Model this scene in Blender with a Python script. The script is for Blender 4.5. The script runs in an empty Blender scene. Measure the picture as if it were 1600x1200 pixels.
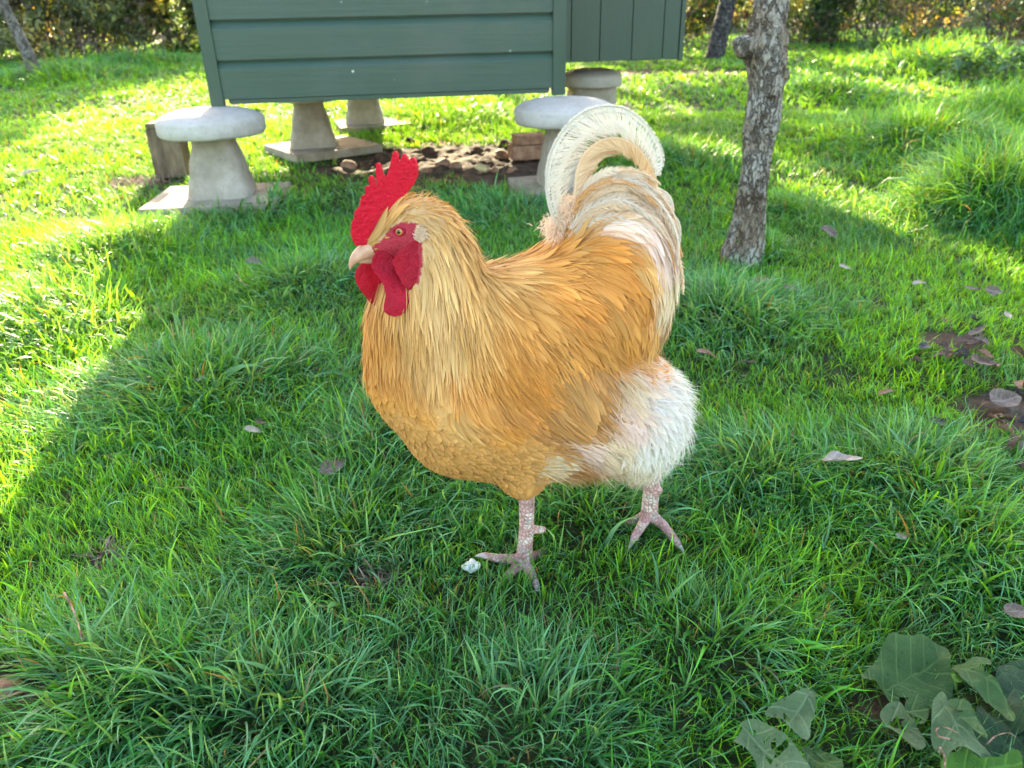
import bpy, bmesh, math, random
import numpy as np
from mathutils import Vector, Matrix, Euler
random.seed(7)
rng = np.random.default_rng(11)
scene = bpy.context.scene
COL = scene.collection
R = math.radians

# ------------------------------------------------------------------ camera
FPX = 1200.0
CAM = np.array([0.0, 0.0, 0.80])
PITCH, ROLL = R(26.57), R(1.2)
f_ = np.array([0, math.cos(PITCH), -math.sin(PITCH)])
u0 = np.array([0, math.sin(PITCH), math.cos(PITCH)])
r0 = np.array([1.0, 0, 0])
R_ = math.cos(ROLL) * r0 - math.sin(ROLL) * u0
U_ = math.cos(ROLL) * u0 + math.sin(ROLL) * r0
cd = bpy.data.cameras.new('camera')
cam = bpy.data.objects.new('camera', cd)
COL.objects.link(cam)
cam.matrix_world = Matrix(((R_[0], U_[0], -f_[0], CAM[0]), (R_[1], U_[1], -f_[1], CAM[1]),
                           (R_[2], U_[2], -f_[2], CAM[2]), (0, 0, 0, 1)))
cd.sensor_width = 36
cd.lens = 36 * FPX / 1600
cd.clip_start = 0.02
cd.clip_end = 500
cd.dof.use_dof = True
cd.dof.focus_distance = 1.15
cd.dof.aperture_fstop = 7.0
scene.camera = cam

# ------------------------------------------------------------------ light
SUN_EL, SUN_AZ = R(17), R(-9.5)           # azimuth measured from +Y towards +X
sd = Vector((math.sin(SUN_AZ) * math.cos(SUN_EL), math.cos(SUN_AZ) * math.cos(SUN_EL), math.sin(SUN_EL)))
ld = bpy.data.lights.new('sun', 'SUN')
ld.energy = 4.8
ld.angle = R(0.55)
ld.color = (1.0, 0.87, 0.58)
sun = bpy.data.objects.new('sun', ld)
COL.objects.link(sun)
sun.rotation_euler = sd.to_track_quat('Z', 'Y').to_euler()
w = bpy.data.worlds.new('World')
scene.world = w
w.use_nodes = True
nt = w.node_tree
sky = nt.nodes.new('ShaderNodeTexSky')
sky.sky_type = 'NISHITA'
sky.sun_disc = False
sky.sun_elevation = SUN_EL
sky.sun_rotation = SUN_AZ
sky.air_density = 1.0
sky.dust_density = 2.5
sky.ozone_density = 0.6
bg = nt.nodes['Background']
bg.inputs['Strength'].default_value = 0.15
tint = nt.nodes.new('ShaderNodeMix'); tint.data_type = 'RGBA'; tint.blend_type = 'MULTIPLY'
tint.inputs[0].default_value = 1.0; tint.inputs[7].default_value = (1.11, 1.0, .94, 1)
nt.links.new(sky.outputs[0], tint.inputs[6])
nt.links.new(tint.outputs[2], bg.inputs[0])
scene.view_settings.view_transform = 'Standard'
scene.view_settings.look = 'None'
scene.view_settings.exposure = 3.05
scene.view_settings.gamma = 1.0
scene.cycles.use_denoising = True
scene.cycles.max_bounces = 8
scene.cycles.transparent_max_bounces = 16
scene.cycles.sample_clamp_indirect = 6

# ------------------------------------------------------------------ helpers
def ray(px, py):
    return f_ + (px - 800) / FPX * R_ - (py - 600) / FPX * U_
def G(px, py, z=0.0):                       # pixel of the photograph -> point at height z
    d = ray(px, py); t = (z - CAM[2]) / d[2]
    return CAM + d * t
def PY(px, py, Y):                          # pixel -> point on the vertical plane y = Y
    d = ray(px, py); t = (Y - CAM[1]) / d[1]
    return CAM + d * t
def depth_of(p): return float(np.dot(np.asarray(p) - CAM, f_))
def srgb(r, g, b):
    c = np.array([r, g, b], float) / 255
    return tuple(np.where(c <= 0.04045, c / 12.92, ((c + 0.055) / 1.055) ** 2.4))

def _h(ix, iy, s):
    h = (ix.astype(np.int64) * 374761393 + iy.astype(np.int64) * 668265263 + s * 1442695041) & 0xffffffff
    h = ((h ^ (h >> 13)) * 1274126177) & 0xffffffff
    return ((h ^ (h >> 16)) & 0xffff) / 65535.0
def vn(x, y, sc, s=0):                      # value noise 0..1
    x = np.asarray(x, float) / sc + 1000; y = np.asarray(y, float) / sc + 1000
    ix, iy = np.floor(x), np.floor(y); fx, fy = x - ix, y - iy
    fx = fx * fx * (3 - 2 * fx); fy = fy * fy * (3 - 2 * fy)
    ix = ix.astype(np.int64); iy = iy.astype(np.int64)
    return ((_h(ix, iy, s) * (1 - fx) + _h(ix + 1, iy, s) * fx) * (1 - fy)
            + (_h(ix, iy + 1, s) * (1 - fx) + _h(ix + 1, iy + 1, s) * fx) * fy)
def fbm(x, y, sc, s=0, o=3):
    return sum(vn(x, y, sc / 2 ** k, s + k * 17) * 0.5 ** k for k in range(o)) / sum(0.5 ** k for k in range(o))

def tag(o, label=None, cat=None, group=None, kind=None):
    if label: o['label'] = label
    if cat: o['category'] = cat
    if group: o['group'] = group
    if kind: o['kind'] = kind
    return o
def empty(name, loc=(0, 0, 0), rz=0.0):
    o = bpy.data.objects.new(name, None); COL.objects.link(o)
    o.location = loc; o.rotation_euler = (0, 0, rz); o.empty_display_size = 0.1
    return o
def setattr_col(me, cols, name='Col'):
    a = me.attributes.new(name, 'FLOAT_COLOR', 'POINT')
    c = np.ones((len(me.vertices), 4), np.float32); c[:, :3] = cols
    a.data.foreach_set('color', c.ravel())
def np_mesh(name, V, F, mat=None, parent=None, cols=None, uv=None, smooth=True, fmat=None, extra=None):
    """V (n,3), F (m,k) with one face size k"""
    V = np.ascontiguousarray(V, np.float32); F = np.ascontiguousarray(F, np.int32)
    me = bpy.data.meshes.new(name)
    me.vertices.add(len(V)); me.vertices.foreach_set('co', V.ravel())
    k = F.shape[1]
    me.loops.add(F.size); me.loops.foreach_set('vertex_index', F.ravel())
    me.polygons.add(len(F))
    me.polygons.foreach_set('loop_start', np.arange(0, F.size, k, dtype=np.int32))
    me.polygons.foreach_set('loop_total', np.full(len(F), k, np.int32))
    me.polygons.foreach_set('use_smooth', np.full(len(F), smooth))
    if fmat is not None: me.polygons.foreach_set('material_index', np.asarray(fmat, np.int32))
    me.update(calc_edges=True)
    if cols is not None: setattr_col(me, cols)
    if extra:
        for nm, v in extra.items():
            a = me.attributes.new(nm, 'FLOAT', 'POINT'); a.data.foreach_set('value', np.asarray(v, np.float32))
    o = bpy.data.objects.new(name, me); COL.objects.link(o)
    for m in (mat if isinstance(mat, (list, tuple)) else [mat]):
        if m: me.materials.append(m)
    if parent: o.parent = parent
    return o
def bm_obj(name, bm, mat=None, parent=None, smooth=False):
    me = bpy.data.meshes.new(name); bm.normal_update(); bm.to_mesh(me); bm.free()
    o = bpy.data.objects.new(name, me); COL.objects.link(o)
    for m in (mat if isinstance(mat, (list, tuple)) else [mat]):
        if m: me.materials.append(m)
    if parent: o.parent = parent
    if smooth:
        for p in me.polygons: p.use_smooth = True
    return o
def add_box(bm, c, s, rz=0.0, bev=0.0, rot=None):
    M = Matrix.Translation(c) @ (rot if rot is not None else Matrix.Rotation(rz, 4, 'Z')) @ Matrix.Diagonal((s[0], s[1], s[2], 1))
    r = bmesh.ops.create_cube(bm, size=1.0, matrix=M)
    if bev > 0:
        ed = list({e for v in r['verts'] for e in v.link_edges})
        bmesh.ops.bevel(bm, geom=ed, offset=bev, segments=2, affect='EDGES', profile=0.6)
def evaluated(o):
    dg = bpy.context.evaluated_depsgraph_get()
    return bpy.data.meshes.new_from_object(o.evaluated_get(dg))
def remesh(o, voxel, smooth_it=4, fac=0.5):
    m = o.modifiers.new('r', 'REMESH'); m.mode = 'VOXEL'; m.voxel_size = voxel; m.use_smooth_shade = True
    s = o.modifiers.new('s', 'SMOOTH'); s.iterations = smooth_it; s.factor = fac
    me = evaluated(o)
    mats = [x for x in o.data.materials]
    o.modifiers.clear(); o.data = me
    me.materials.clear()
    for x in mats: me.materials.append(x)
    return o
def get_co(me):
    a = np.empty(len(me.vertices) * 3, np.float32); me.vertices.foreach_get('co', a); return a.reshape(-1, 3)
def get_no(me):
    a = np.empty(len(me.vertices) * 3, np.float32); me.vertices.foreach_get('normal', a); return a.reshape(-1, 3)
def set_co(me, v):
    me.vertices.foreach_set('co', np.ascontiguousarray(v, np.float32).ravel()); me.update()

# ------------------------------------------------------------------ materials
class NT:
    def __init__(s, name):
        s.m = bpy.data.materials.new(name); s.m.use_nodes = True
        s.t = s.m.node_tree; s.t.nodes.clear()
        s.out = s.n('ShaderNodeOutputMaterial')
    def n(s, typ, **kw):
        nd = s.t.nodes.new(typ)
        for k, v in kw.items():
            if k.startswith('_'): setattr(nd, k[1:], v)
        for k, v in kw.items():
            if not k.startswith('_'):
                s.set(nd.inputs[k.replace('__', ' ')], v)
        return nd
    def set(s, inp, v):
        if hasattr(v, 'is_output'): s.t.links.new(v, inp)
        elif isinstance(v, (tuple, list)) and len(v) == 3 and inp.type == 'RGBA': inp.default_value = (*v, 1)
        else: inp.default_value = v
    def noise(s, scale, detail=4, rough=0.55, vec=None, dim='3D', dist=0.0):
        nd = s.n('ShaderNodeTexNoise', _noise_dimensions=dim, Scale=scale, Detail=detail, Roughness=rough, Distortion=dist)
        if vec is not None: s.set(nd.inputs['Vector'], vec)
        return nd.outputs['Fac']
    def voro(s, scale, feature='F1', vec=None, rnd=1.0, out='Distance'):
        nd = s.n('ShaderNodeTexVoronoi', _feature=feature, Scale=scale, Randomness=rnd)
        if vec is not None: s.set(nd.inputs['Vector'], vec)
        return nd.outputs[out]
    def obj(s, sc=(1, 1, 1)):
        c = s.n('ShaderNodeTexCoord')
        mp = s.n('ShaderNodeMapping', Vector=c.outputs['Object'], Scale=sc)
        return mp.outputs[0]
    def ramp(s, fac, stops):
        nd = s.n('ShaderNodeValToRGB', Fac=fac)
        el = nd.color_ramp.elements
        while len(el) > 1: el.remove(el[-1])
        el[0].position = stops[0][0]; c = stops[0][1]; el[0].color = (*c, 1) if isinstance(c, (tuple, list)) else (c, c, c, 1)
        for p, c in stops[1:]:
            e = el.new(p); e.color = (*c, 1) if isinstance(c, (tuple, list)) else (c, c, c, 1)
        return nd.outputs['Color']
    def mix(s, fac, a, b, mode='MIX'):
        nd = s.n('ShaderNodeMix', _data_type='RGBA', _blend_type=mode)
        s.set(nd.inputs[0], fac); s.set(nd.inputs[6], a); s.set(nd.inputs[7], b)
        return nd.outputs[2]
    def math(s, op, a, b=0.0, clamp=False):
        nd = s.n('ShaderNodeMath', _operation=op, _use_clamp=clamp)
        s.set(nd.inputs[0], a); s.set(nd.inputs[1], b); return nd.outputs[0]
    def bump(s, h, strength=0.5, dist=0.01, normal=None):
        nd = s.n('ShaderNodeBump', Strength=strength, Distance=dist, Height=h)
        if normal is not None: s.set(nd.inputs['Normal'], normal)
        return nd.outputs[0]
    def attr(s, name='Col', out='Color'):
        return s.n('ShaderNodeAttribute', _attribute_name=name).outputs[out]
    def pbr(s, color, rough=0.6, spec=0.5, normal=None, trans=0.0, tcol=None, sheen=0.0, sss=0.0):
        p = s.n('ShaderNodeBsdfPrincipled')
        s.set(p.inputs['Base Color'], color); s.set(p.inputs['Roughness'], rough)
        s.set(p.inputs['Specular IOR Level'], spec)
        if sheen: s.set(p.inputs['Sheen Weight'], sheen)
        if sss:
            s.set(p.inputs['Subsurface Weight'], sss); s.set(p.inputs['Subsurface Radius'], (1, .35, .2)); s.set(p.inputs['Subsurface Scale'], 0.004)
        if normal is not None: s.set(p.inputs['Normal'], normal)
        sh = p.outputs[0]
        if trans:
            t = s.n('ShaderNodeBsdfTranslucent'); s.set(t.inputs[0], tcol if tcol is not None else color)
            mx = s.n('ShaderNodeMixShader'); s.set(mx.inputs[0], trans)
            s.t.links.new(sh, mx.inputs[1]); s.t.links.new(t.outputs[0], mx.inputs[2]); sh = mx.outputs[0]
        s.t.links.new(sh, s.out.inputs[0])
        return s.m
GD = 1.0
# ------------------------------------------------------------------ terrain
def bumpf(x, y, cx, cy, r, sy=1.0): return np.exp(-(((x - cx) / r) ** 2 + ((y - cy) / (r * sy)) ** 2))
# long grass tussocks: pixel x, y, radius (m), blade length (m), outward lean
TUS = [(170, 1085, .19, .105, .8), (420, 1120, .14, .075, .8), (310, 610, .26, .12, .9), (190, 390, .30, .12, .7), (60, 500, .3, .11, .6),
       (640, 700, .2, .09, .8), (520, 840, .15, .075, .8), (930, 800, .12, .075, 1.0), (1180, 740, .14, .09, .8),
       (1430, 760, .18, .085, .9), (1540, 900, .14, .08, .7), (1120, 500, .22, .11, .9), (1440, 225, .50, .24, .6),
       (1575, 345, .22, .34, .35), (1500, 335, .2, .22, .5), (1600, 190, .5, .26, .4), (860, 1130, .12, .065, .8),
       (1120, 1010, .12, .06, .8), (480, 440, .25, .10, .8), (760, 330, .3, .10, .8), (1280, 150, .5, .16, .6),
       (100, 130, .7, .2, .6), (220, 110, .7, .2, .6), (400, 330, .22, .10, .8), (1190, 395, .10, .12, .4),
       (1220, 330, .2, .10, .6), (1050, 250, .4, .11, .6), (700, 185, .6, .14, .4), (1480, 110, .9, .25, .4)]
TUSW = []
for (px, py, r, L, ln) in TUS:
    g = G(px, py); TUSW.append((g[0], g[1], r, L, ln))
def gh(x, y):
    x = np.asarray(x, float); y = np.asarray(y, float)
    h = (fbm(x, y, 0.9, 3) - .5) * .05 + (fbm(x, y, 3.5, 9, 2) - .5) * .10
    calm = 1 - bumpf(x, y, .12, .98, .35)
    coop = 1 / (1 + np.exp(-((np.abs(y - 4.7) - 1.5) * 5))) * 1.0
    coop = np.maximum(coop, 1 / (1 + np.exp(-((np.abs(x + .5) - 1.6) * 5))))
    h = h * calm * (.15 + .85 * coop)
    for cx, cy, r, L, ln in TUSW: h = h + bumpf(x, y, cx, cy, r * .8) * L * .22
    h = h - .008 * (1 - coop)
    h = h + np.clip(y - 7, 0, 60) ** 1.25 * .008
    return h
def on_ground(px, py, lift=0.0):
    p = G(px, py)
    for _ in range(6): p = G(px, py, float(gh(p[0], p[1])) + lift)
    return p
# bare patches: centre (m), radii, strength
BARE = []
for (px, py, rx, ry) in [(690, 250, .62, .55), (560, 262, .25, .2), (800, 262, .35, .45), (1010, 120, 1.1, .3),
                         (1592, 655, .12, .10), (1490, 545, .10, .045), (1385, 1105, .04, .02),
                         (225, 285, .2, .12), (590, 905, .04, .02), (0, 1085, .05, .05), 
                         (160, 870, .03, .02)]:
    g = G(px, py); BARE.append((g[0], g[1], rx, ry))
def bare(x, y):
    b = np.zeros_like(x)
    n = (fbm(x, y, .12, 51) - .5) * 1.1
    for cx, cy, rx, ry in BARE:
        d = ((x - cx) / rx) ** 2 + ((y - cy) / ry) ** 2
        b = np.maximum(b, 1 / (1 + np.exp((d - 1 + n) * 6)))
    return b

m = NT('soil'); v = m.obj()
c = m.ramp(m.noise(9, 6, .7, v), [(.3, (.040, .022, .013)), (.5, (.085, .055, .036)), (.72, (.18, .125, .085))])
thatch = m.ramp(m.noise(60, 3, .6, v), [(.35, (.018, .028, .010)), (.65, (.045, .065, .020))])
c = m.mix(m.attr('bare', 'Fac'), thatch, c)
MAT_SOIL = m.pbr(c, .95, .2, m.bump(m.noise(80, 6, .7, v), .9, .012))

def grid_sheet(name, xs, ys, mat, kind='structure'):
    X, Y = np.meshgrid(xs, ys); Z = gh(X, Y)
    b = bare(X, Y)
    Z = Z + b * (fbm(X, Y, .06, 77, 4) - .55) * .055
    V = np.stack([X, Y, Z], -1).reshape(-1, 3)
    nx, ny = len(xs), len(ys)
    i = (np.arange(ny - 1)[:, None] * nx + np.arange(nx - 1)[None]).ravel()
    F = np.stack([i, i + 1, i + nx + 1, i + nx], 1)
    o = np_mesh(name, V, F, mat, extra={'bare': b.ravel()}); o['kind'] = kind
    return o
xs = np.concatenate([-np.geomspace(60, 3.2, 30), np.linspace(-3.1, 3.1, 311), np.geomspace(3.2, 60, 30)])
ys = np.concatenate([np.linspace(-12, .1, 20), np.linspace(.15, 6.5, 318), np.geomspace(6.55, 90, 90)])
ground = grid_sheet('ground', xs, ys, MAT_SOIL)

# ------------------------------------------------------------------ grass
FEET = [(.02, .93, .10), (.21, 1.0, .09), (1e3, 0, 1)]
def blades(x, y, L, w, phi, th0, th1, col, seg):
    n = len(x); k = seg + 1
    t = np.linspace(0, 1, k)[None]
    th = th0[:, None] + th1[:, None] * t ** 1.2
    ds = L[:, None] / seg
    dr = np.sin(th) * ds; dz = np.cos(th) * ds
    rr = np.concatenate([np.zeros((n, 1)), np.cumsum(dr[:, 1:], 1)], 1)
    zz = np.concatenate([np.zeros((n, 1)), np.cumsum(dz[:, 1:], 1)], 1)
    bend = (rng.normal(0, .35, n))[:, None] * t ** 2
    ph = phi[:, None] + bend
    cx = x[:, None] + rr * np.cos(ph); cy = y[:, None] + rr * np.sin(ph)
    z0 = gh(x, y)
    cz = np.maximum(z0[:, None] - .006 + zz, z0[:, None] + .004 * t)
    tw = phi + np.pi / 2 + rng.normal(0, .55, n)
    prof = np.clip((1 - t ** 2.2), 0.04, 1) * (.75 + .25 * np.sin(np.pi * np.clip(t * 1.3, 0, 1)))
    hw = .5 * w[:, None] * prof
    tz = rng.normal(0, .45, n)
    ox = np.cos(tw)[:, None] * hw; oy = np.sin(tw)[:, None] * hw; oz = np.sin(tz)[:, None] * hw
    A = np.stack([cx - ox, cy - oy, cz - oz], -1); B = np.stack([cx + ox, cy + oy, cz + oz], -1)
    V = np.stack([A, B], 2).reshape(-1, 3)                       # n*k*2
    base = (np.arange(n) * k * 2)[:, None] + (np.arange(seg) * 2)[None]
    F = np.stack([base, base + 1, base + 3, base + 2], -1).reshape(-1, 4)
    C = (col[:, None, None, :] * (.42 + 1.42 * t[..., None, None]) * np.ones((1, 1, 2, 1))).reshape(-1, 3)  # darker roots are real, widened here to paint in shade between blades
    return V, F, C
def grass_zone(y0, y1, dens, w0, seg, lscale=1.0, margin=.5):
    hw = .70 * (y1 * .9 + .36) + margin
    A = (y1 - y0) * 2 * hw; n = int(A * dens)
    # roots in little plants: 5 blades a plant
    npl = n // 5
    x = rng.uniform(-hw, hw, npl); y = rng.uniform(y0, y1, npl)
    keep = np.abs(x) < .70 * (y * .9 + .4) + margin
    x, y = x[keep], y[keep]
    b = bare(x, y)
    keep = rng.random(len(x)) > b * 1.25
    # plants stand out of slabs and the coop's stones
    for (cx, cy, hx, hy, a) in NOGRASS:
        dx, dy = x - cx, y - cy
        ux = dx * math.cos(a) + dy * math.sin(a); uy = -dx * math.sin(a) + dy * math.cos(a)
        keep &= ~((np.abs(ux) < hx) & (np.abs(uy) < hy))
    thin = fbm(x, y, .35, 91)
    keep &= rng.random(len(x)) < np.clip(.35 + thin * 1.6, .3, 1)
    x, y = x[keep], y[keep]
    pphi = rng.uniform(-np.pi, np.pi, len(x))
    nb = 5
    sp = .006 + .010 * rng.random(len(x) * nb)
    x0, y0_ = np.repeat(x, nb), np.repeat(y, nb)
    pp = np.repeat(pphi, nb)
    a = rng.uniform(-np.pi, np.pi, len(x0))
    X = x0 + sp * np.cos(a); Y = y0_ + sp * np.sin(a)
    n = len(X)
    # length, flow
    base = .021 + .024 * fbm(X, Y, .5, 21) + .022 * (fbm(X, Y, .14, 23) - .3)
    gx = (fbm(X, Y, .45, 31) - .5) * 1.6 - .10; gy = (fbm(X, Y, .45, 37) - .5) * 1.6 - .15
    tus = np.zeros(n)
    for cx, cy, r, L, ln in TUSW:
        g = bumpf(X, Y, cx, cy, r)
        jag = .7 + .6 * vn(X, Y, .09, 5)
        base = base + g * jag * (L - .04) * .82
        dx, dy = X - cx, Y - cy; d = np.sqrt(dx * dx + dy * dy) + 1e-4
        gx += g * ln * dx / d * np.clip(d / r, 0, 1) * 1.7; gy += g * ln * (dy / d * np.clip(d / r, 0, 1) * 1.7 - .15)
        tus = np.maximum(tus, g)
    rx = np.cos(a * .5 + pp) * .55 + rng.normal(0, .35, n); ry = np.sin(a * .5 + pp) * .55 + rng.normal(0, .35, n)
    vx, vy = gx + rx, gy + ry
    phi = np.arctan2(vy, vx); mag = np.sqrt(vx ** 2 + vy ** 2)
    for fx, fy, fr in FEET: base = base * (1 - .18 * bumpf(X, Y, fx, fy - .02, fr))
    Lb = base * rng.lognormal(0, .28, n) * lscale
    Lb = np.clip(Lb, .018, .34)
    th0 = np.clip(.10 + .22 * mag + rng.normal(0, .12, n), 0, 1.1)
    th1 = np.clip(.35 + .75 * mag + rng.normal(0, .35, n), -.1, 2.1) * np.clip(Lb / .07, .6, 1.25)
    W = w0 * rng.lognormal(0, .30, n) * np.clip(Lb / .07, .75, 1.35)
    # colour: fresh yellow-green, mid green, blue-green for the tall tufts, straw
    f1 = fbm(X, Y, .30, 61); f2 = fbm(X, Y, 1.3, 67)
    k = np.clip(f1 * 1.3 - .2 + (f2 - .5) * .8 - tus * .35 + rng.normal(0, .22, n), 0, 1)[:, None]
    cA = np.array([.030, .160, .034]); cB = np.array([.115, .390, .022])
    col = cA * (1 - k) + cB * k
    bl = (rng.random(n) < .22 + .22 * tus + .25 * (f1 < .45))[:, None]
    col = np.where(bl, np.array([.078, .240, .112]), col)
    dry = (rng.random(n) < .008 + .022 * (1 - f2) + .16 * bare(X, Y))[:, None]
    col = np.where(dry, np.array([.15, .15, .085]), col)
    col = col * rng.lognormal(0, .16, n)[:, None]
    return blades(X, Y, Lb, W, phi, th0, th1, np.clip(col, 0, .8), seg)
# ------------------------------------------------------------------ coop, on staddle stones
A0 = PY(331, 158, 3.60); A1 = PY(882, 149, 3.82)        # bottom of the front wall, left and right
ZB = float((A0[2] + A1[2]) / 2)
ca = math.atan2(A1[1] - A0[1], A1[0] - A0[0]); CL = math.hypot(A1[0] - A0[0], A1[1] - A0[1])
print('coop floor', A0, A1, ZB, CL, ca)
CD, CH = 1.95, 1.45                                     # depth, wall height
coop = empty('chicken_coop', (A0[0], A0[1], ZB), ca)    # local x along the front, y going back
tag(coop, 'dark green painted wooden chicken house raised on pale stone mushrooms', 'chicken coop')

def paint(name, c1, c2, sc=(2, 2, 2), rough=.38, grain=(3, 60, 60)):
    m = NT(name); v = m.obj(); g = m.obj(grain)
    n1 = m.noise(3.0, 5, .6, v); n2 = m.noise(1.0, 6, .65, g)
    c = m.mix(n1, c1, c2)
    c = m.mix(m.math('MULTIPLY', m.ramp(n2, [(.4, 0), (.7, 1)]), .35), c, tuple(.72 * x for x in c1))
    # flakes and pale scuffs
    vo = m.voro(14, 'F1', v)
    fl = m.math('MULTIPLY', m.ramp(vo, [(.05, 1), (.09, 0)]), m.ramp(m.noise(5, 2, .5, v), [(.50, 0), (.58, 1)]))
    c = m.mix(m.math('MULTIPLY', m.ramp(m.noise(1.6, 6, .7, v), [(.5, 0), (.75, 1)]), .4), c, (.085, .095, .075))
    c = m.mix(fl, c, (.42, .50, .46))
    h = m.math('ADD', m.math('MULTIPLY', n2, .6), m.math('MULTIPLY', m.noise(120, 3, .6, v), .25))
    return m.pbr(c, m.ramp(n1, [(.2, rough - .06), (.8, rough + .12)]), .45, m.bump(h, .35, .004))
MAT_GREEN = paint('green_paint', (.026, .062, .040), (.038, .078, .056), grain=(3, 60, 60))
MAT_GREENV = paint('green_paint_upright', (.022, .055, .034), (.032, .068, .046), grain=(60, 60, 3))
m = NT('raw_timber'); v = m.obj((4, 40, 40))
MAT_TIMBER = m.pbr(m.ramp(m.noise(1.2, 5, .6, v), [(.3, (.07, .045, .028)), (.7, (.19, .135, .085))]), .8, .3, m.bump(m.noise(2, 5, .6, v), .5, .004))

# shiplap boards on the front: profile extruded along x, board by board
PITCHB = .158
def ship_profile(y_face, z0, z1):
    # outline (y, z), y negative towards the camera
    t = .024; ch = .030; re = .005
    return [(y_face, z0), (y_face - t, z0), (y_face - t, z1 - ch - .004), (y_face - t + .002, z1 - ch), (y_face - re, z1 - .004), (y_face - re, z1 - .0005), (y_face, z1 - .0005)]
def ship_board(bm, x0, x1, y_face, z0, z1, axis='x', sgn=1):
    pr = ship_profile(y_face, z0, z1)
    if axis == 'x': a = [bm.verts.new((x0, p[0], p[1])) for p in pr]; b = [bm.verts.new((x1, p[0], p[1])) for p in pr]
    else:           a = [bm.verts.new((sgn * p[0], x0, p[1])) for p in pr]; b = [bm.verts.new((sgn * p[0], x1, p[1])) for p in pr]
    n = len(pr)
    fs = [bm.faces.new([a[i], a[(i + 1) % n], b[(i + 1) % n], b[i]]) for i in range(n)]
    fs += [bm.faces.new(a[::-1]), bm.faces.new(b)]
    bmesh.ops.recalc_face_normals(bm, faces=fs)
def board_wall(name, y_face, x0, x1, back=False):
    bm = bmesh.new(); z = .022; k = 0
    while z < CH:
        z1 = min(z + PITCHB, CH)
        ship_board(bm, x0, x1, y_face, z, z1 - .0025)
        z += PITCHB; k += 1
    return bm_obj(name, bm, MAT_GREEN, coop)
board_wall('front_wall', 0.0, .052, CL - .062)
bm = bmesh.new()
add_box(bm, (CL / 2, .012, CH / 2 + .02), (CL - .1, .022, CH - .03))
add_box(bm, (CL / 2, .0, .010), (CL - .16, .030, .019), bev=.002)                 # bottom rail in shade
bm_obj('lining', bm, MAT_GREEN, coop)
for k, (x, wd) in enumerate([(.028, .056), (CL - .032, .060)]):
    bm = bmesh.new(); add_box(bm, (x, -.012, CH / 2 - .004), (wd, .044, CH + .012), bev=.003)
    bm_obj('corner_post', bm, MAT_GREENV, coop)
# side walls and back wall
for nm, xx in (('side_wall', .012), ('side_wall', CL - .012)):
    bm = bmesh.new(); add_box(bm, (xx, CD / 2 + .03, CH / 2 + .012), (.022, CD - .08, CH - .02))
    n = int(CH / PITCHB)
    for i in range(n + 1):
        z0 = .022 + i * PITCHB
        if z0 + .05 < CH:
            sx = -1 if xx < .1 else 1
            add_box(bm, (xx + sx * .017, CD / 2 + .03, min(z0 + PITCHB / 2, CH - .03)), (.010, CD - .09, min(PITCHB, CH - z0) - .02), bev=.003)
    bm_obj(nm, bm, MAT_GREEN, coop)
bm = bmesh.new(); add_box(bm, (CL / 2, CD, CH / 2 + .012), (CL, .03, CH - .02)); bm_obj('back_wall', bm, MAT_GREEN, coop)
bm = bmesh.new(); add_box(bm, (CL / 2, CD / 2 + .01, .048), (CL - .07, CD - .07, .020))
for yy in (.10, CD / 2, CD - .12): add_box(bm, (CL / 2, yy, .018), (CL - .12, .07, .040))
bm_obj('floor_frame', bm, MAT_TIMBER, coop)
# pitched roof
m = NT('roof_felt'); MAT_FELT = m.pbr(m.ramp(m.noise(40, 3, .5, m.obj()), [(.3, (.02, .03, .026)), (.7, (.05, .065, .055))]), .9, .2, m.bump(m.noise(300, 2, .5, m.obj()), .5, .003))
bm = bmesh.new()
for s in (-1, 1):
    ang = R(32) * s
    half = (CD / 2 + .12) / math.cos(R(32))
    cy = CD / 2 + s * (CD / 2 + .12) / 2; cz = CH + .02 + math.tan(R(32)) * (CD / 2 + .12) / 2 - .05
    add_box(bm, (CL / 2, cy, cz), (CL + .16, half, .03), rot=Matrix.Rotation(-ang, 4, 'X'))
bm_obj('roof', bm, MAT_FELT, coop)
for xx in (.012, CL - .012):
    bm = bmesh.new(); hh = math.tan(R(32)) * CD / 2
    vs = [bm.verts.new((xx + dx, y, z)) for dx in (-.01, .01) for y, z in ((.0, CH), (CD, CH), (CD / 2, CH + hh - .03))]
    for f in ((0, 1, 2), (5, 4, 3), (0, 3, 4, 1), (1, 4, 5, 2), (2, 5, 3, 0)): bm.faces.new([vs[i] for i in f])
    bmesh.ops.recalc_face_normals(bm, faces=bm.faces[:]); bm_obj('gable', bm, MAT_GREEN, coop)

# side box with upright boards
def loc(p):                                             # world -> coop local
    dx, dy = p[0] - A0[0], p[1] - A0[1]
    return np.array([dx * math.cos(ca) + dy * math.sin(ca), -dx * math.sin(ca) + dy * math.cos(ca), p[2] - ZB])
BXR = loc(PY(1070, 94, 4.85)); BXL = loc(PY(889, 95, 4.85))
zb = float((BXR[2] + BXL[2]) / 2); yb = float((BXR[1] + BXL[1]) / 2)
bwid = float(BXR[0] - (CL)); x_l = CL + .004
print('box', BXL, BXR)
nb = empty('nest_box', (0, 0, 0)); nb.parent = coop; COL.objects  # part of the coop
xr = float(BXR[0]); n = 5; px_edges = [889, 935, 987, 1038, 1066]
ed = [loc(PY(p, 60, 4.85))[0] for p in px_edges]
ed[-1] = xr - .03
first = ed[0] - (ed[1] - ed[0]) * .95
xs_ = [max(x_l, first)] + ed
bm = bmesh.new()
for a, b in zip(xs_[:-1], xs_[1:]):
    if b - a > .01: add_box(bm, ((a + b) / 2, yb, zb + .36), (b - a - .0035, .018, .72), bev=.0035)
add_box(bm, ((xs_[0] + xr) / 2, yb + .016, zb + .37), (xr - xs_[0] - .03, .012, .69))
bm_obj('board_face', bm, MAT_GREENV, nb)
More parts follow.
